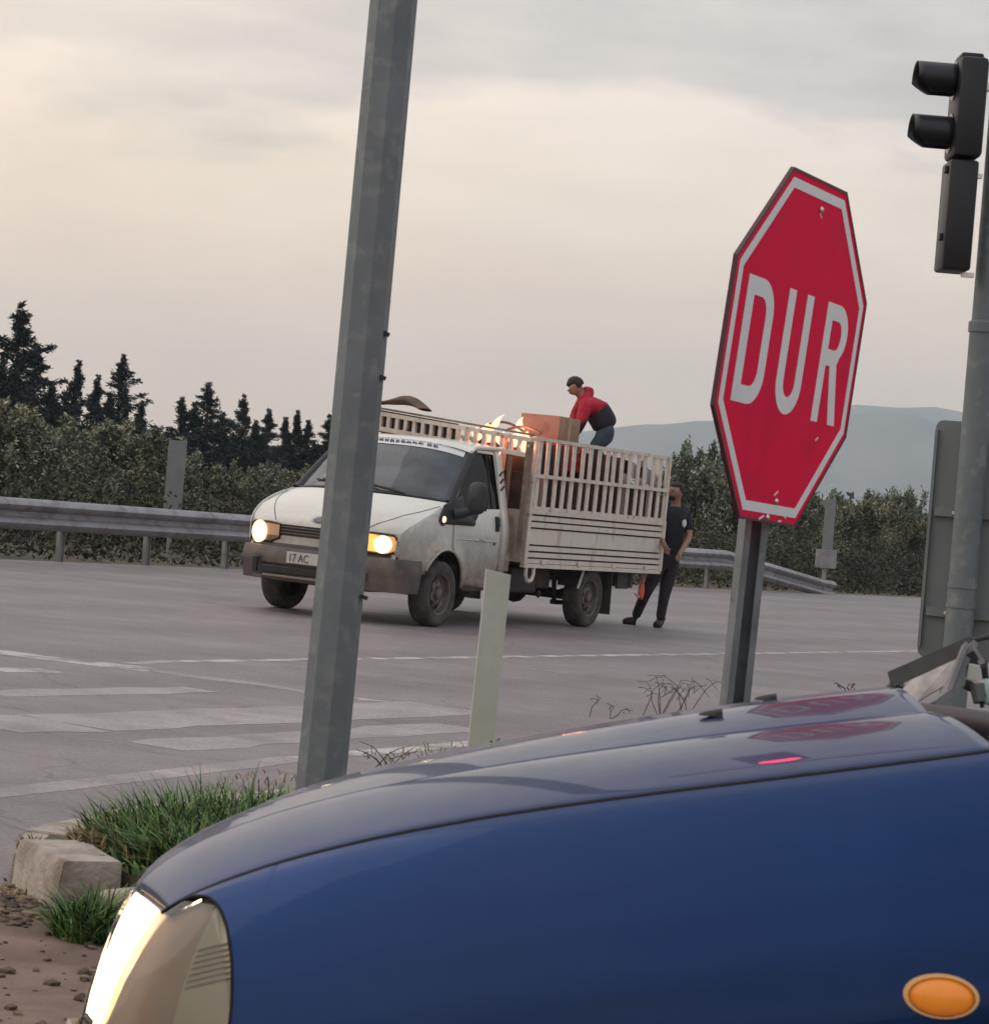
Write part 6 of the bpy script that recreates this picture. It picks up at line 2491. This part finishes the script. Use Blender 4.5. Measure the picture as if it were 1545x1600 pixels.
MB().box(lc((2.1, YC, .75)), (2.3, 1.1, .6)).build('interior', M_int, C_)
MB().add([lc((2.85, 3.77, 1.42)), lc((2.85, 4.75, 1.42)), lc((3.35, 4.85, 1.1)), lc((3.35, 3.67, 1.1))], [(0, 1, 2, 3)]).build('rear_window', MATS['tinted_side_glass'], C_)
MB().box(lc((3.36, YC, .66)), (.05, 1.3, .86), bevel=.02).build('tailgate', M_blue, C_, smooth=40)
for s_ in (.97, 1.95):
    sq = (s_ - gapc[0][0]) / (XSR - gapc[0][0])
    MB().tube([lc(side_pt(sq, d, -.001)) for d in np.linspace(.0, .8, 20)], .004, 6).build('door_gap', MATS['gap_black'], C_)
MB().box(lc((1.75, 3.50, .86)), (.2, .03, .035), bevel=.008).build('handle', M_black, C_, smooth=50)
for x_ in (ARX, 2.68):
    for y_, sg in ((3.58, -1), (4.94, 1)):
        Wh = bpy.data.objects.new('wheel', None)
        COL.objects.link(Wh)
        Wh.parent = C_
        Wh.location = lc((x_, y_, .285 + gz(x_)))
        MB().lathe([(.18, -.07), (.21, -.085), (.26, -.09), (.282, -.07), (.285, 0), (.282, .07), (.26, .09), (.21, .085), (.18, .07)], 40, 'Y').build('tyre', M_rubber, Wh, smooth=40)
        MB().lathe([(.185, sg * .075), (.17, sg * .05), (.10, sg * .07), (.05, sg * .075), (0, sg * .08)], 32, 'Y').build('rim', mat('silver_hubcap', (.4, .4, .41), rough=.35, metal=.7), Wh, smooth=40)
MB().lathe([(.335, -.10), (.335, .25)], 30, 'Y', lc((ARX, 3.62, ARZ)), 0, math.pi).build('wheel_well', M_under, C_, smooth=60)
MB().box(lc((1.0, YC, .34)), (3.0, 1.2, .25)).build('floor_pan', M_under, C_)

# lifted wiper, broken cowl pieces at the far base of the windshield
M_wip = mat('greyed_black_plastic', (.055, .055, .062), rough=.5, var=.35, vscale=12)
M_wip2 = mat('grey_channel_plastic', (.15, .145, .155), rough=.5, var=.3, vscale=12)
WI = thing('wiper_linkage', 'lifted wiper arms and cracked plastic standing up at the hood rear edge', 'wiper')
base = at(1365, 1098, 4.78)
WI.location = base


def wp(px, py, d):
    return at(px, py, d) - base


MB().lathe([(0, .018), (.018, .016), (.026, .006), (.030, -.012)], 16, 'Z', wp(1372, 1102, 4.78)).build('pivot_cap', M_black, WI, smooth=60)
MB().tube([wp(1362, 1098, 4.78), wp(1385, 1092, 4.77), wp(1404, 1066, 4.75)], [.020, .017, .013], 8).build('arm_root', M_wip, WI, smooth=60)
mb = MB()
A_, B_ = wp(1393, 1060, 4.75), wp(1520, 1005, 4.62)
mb.bar(A_, B_, .016, .024, (0, 0, 1))
mb.bar(A_ + Vector((0, -.012, -.006)), B_ + Vector((0, -.010, -.002)), .004, .020, (0, 0, 1))
mb.build('arm', M_wip, WI)
mb = MB().tube([wp(1396, 1052, 4.745), wp(1460, 1022, 4.68), wp(1522, 1000, 4.62), wp(1560, 992, 4.60), wp(1640, 990, 4.6)], .0045, 6)
mb.build('rubber_edge', M_black, WI)
mb = MB()
mb.bar(wp(1519, 1008, 4.62), wp(1462, 1112, 4.50), .012, .026, (0, 1, 0))
mb.build('channel', M_wip2, WI)
mb = MB()
mb.bar(wp(1508, 1008, 4.60), wp(1478, 1085, 4.48), .008, .014, (0, 1, 0))
mb.build('channel', M_wip2, WI)
mb = MB().bar(wp(1515, 1008, 4.61), wp(1536, 1040, 4.58), .012, .012, (0, 1, 0))
mb.build('clip', M_wip2, WI)
MB().bar(wp(1511, 1020, 4.6), wp(1522, 1040, 4.6), .02, .036, (0, 1, 0)).build('clip', M_black, WI)
MB().box(wp(1519, 1051, 4.58), (.022, .012, .030), Euler((0, .1, .2)), bevel=.002).build('joint', mat('off_white_plastic', (.55, .54, .50), rough=.5), WI)
MB().box(wp(1518, 1074, 4.58), (.030, .02, .018), Euler((0, .4, 0)), bevel=.003).build('clip', M_black, WI)
MB().tube([wp(1526, 1070, 4.57), wp(1530, 1098, 4.56)], [.014, .011], 10).build('hose', mat('grey_green_rubber', (.10, .13, .125), rough=.5), WI, smooth=60)
MB().tube([wp(1536, 1030, 4.6), wp(1540, 1062, 4.62), wp(1534, 1104, 4.56)], [.006, .006, .004], 6).build('rod', M_wip, WI)
MB().box(wp(1545, 1082, 4.6), (.035, .03, .045), Euler((0, .2, 0)), bevel=.008).build('cap', mat('pale_aqua_plastic', (.45, .60, .58), rough=.4), WI, smooth=50)
MB().lathe([(0, .022), (.022, .018), (.028, -.012), (.030, -.02)], 14, 'Z', wp(1450, 1122, 4.42)).build('pivot_cap', M_black, WI, smooth=60)
MB().tube([wp(1436, 1116, 4.42), wp(1500, 1128, 4.36), wp(1600, 1142, 4.3)], [.020, .024, .024], 10).build('arm_root', mat('plum_grey_tube', (.06, .048, .055), rough=.5, var=.3), WI, smooth=60)
MB().bar(wp(1452, 1105, 4.42), wp(1478, 1085, 4.46), .012, .03, (0, 1, 0)).build('bracket', M_wip2, WI)
mb = MB().add([wp(1402, 1090, 4.9), wp(1440, 1045, 4.9), wp(1500, 1020, 4.88), wp(1480, 1070, 4.86), wp(1430, 1100, 4.86)], [(0, 1, 2, 3, 4)])
o = mb.build('broken_shard', mat('pale_cracked_plastic', (.38, .35, .35), rough=.5, var=.3, vscale=25), WI)
solidify(o, .003)
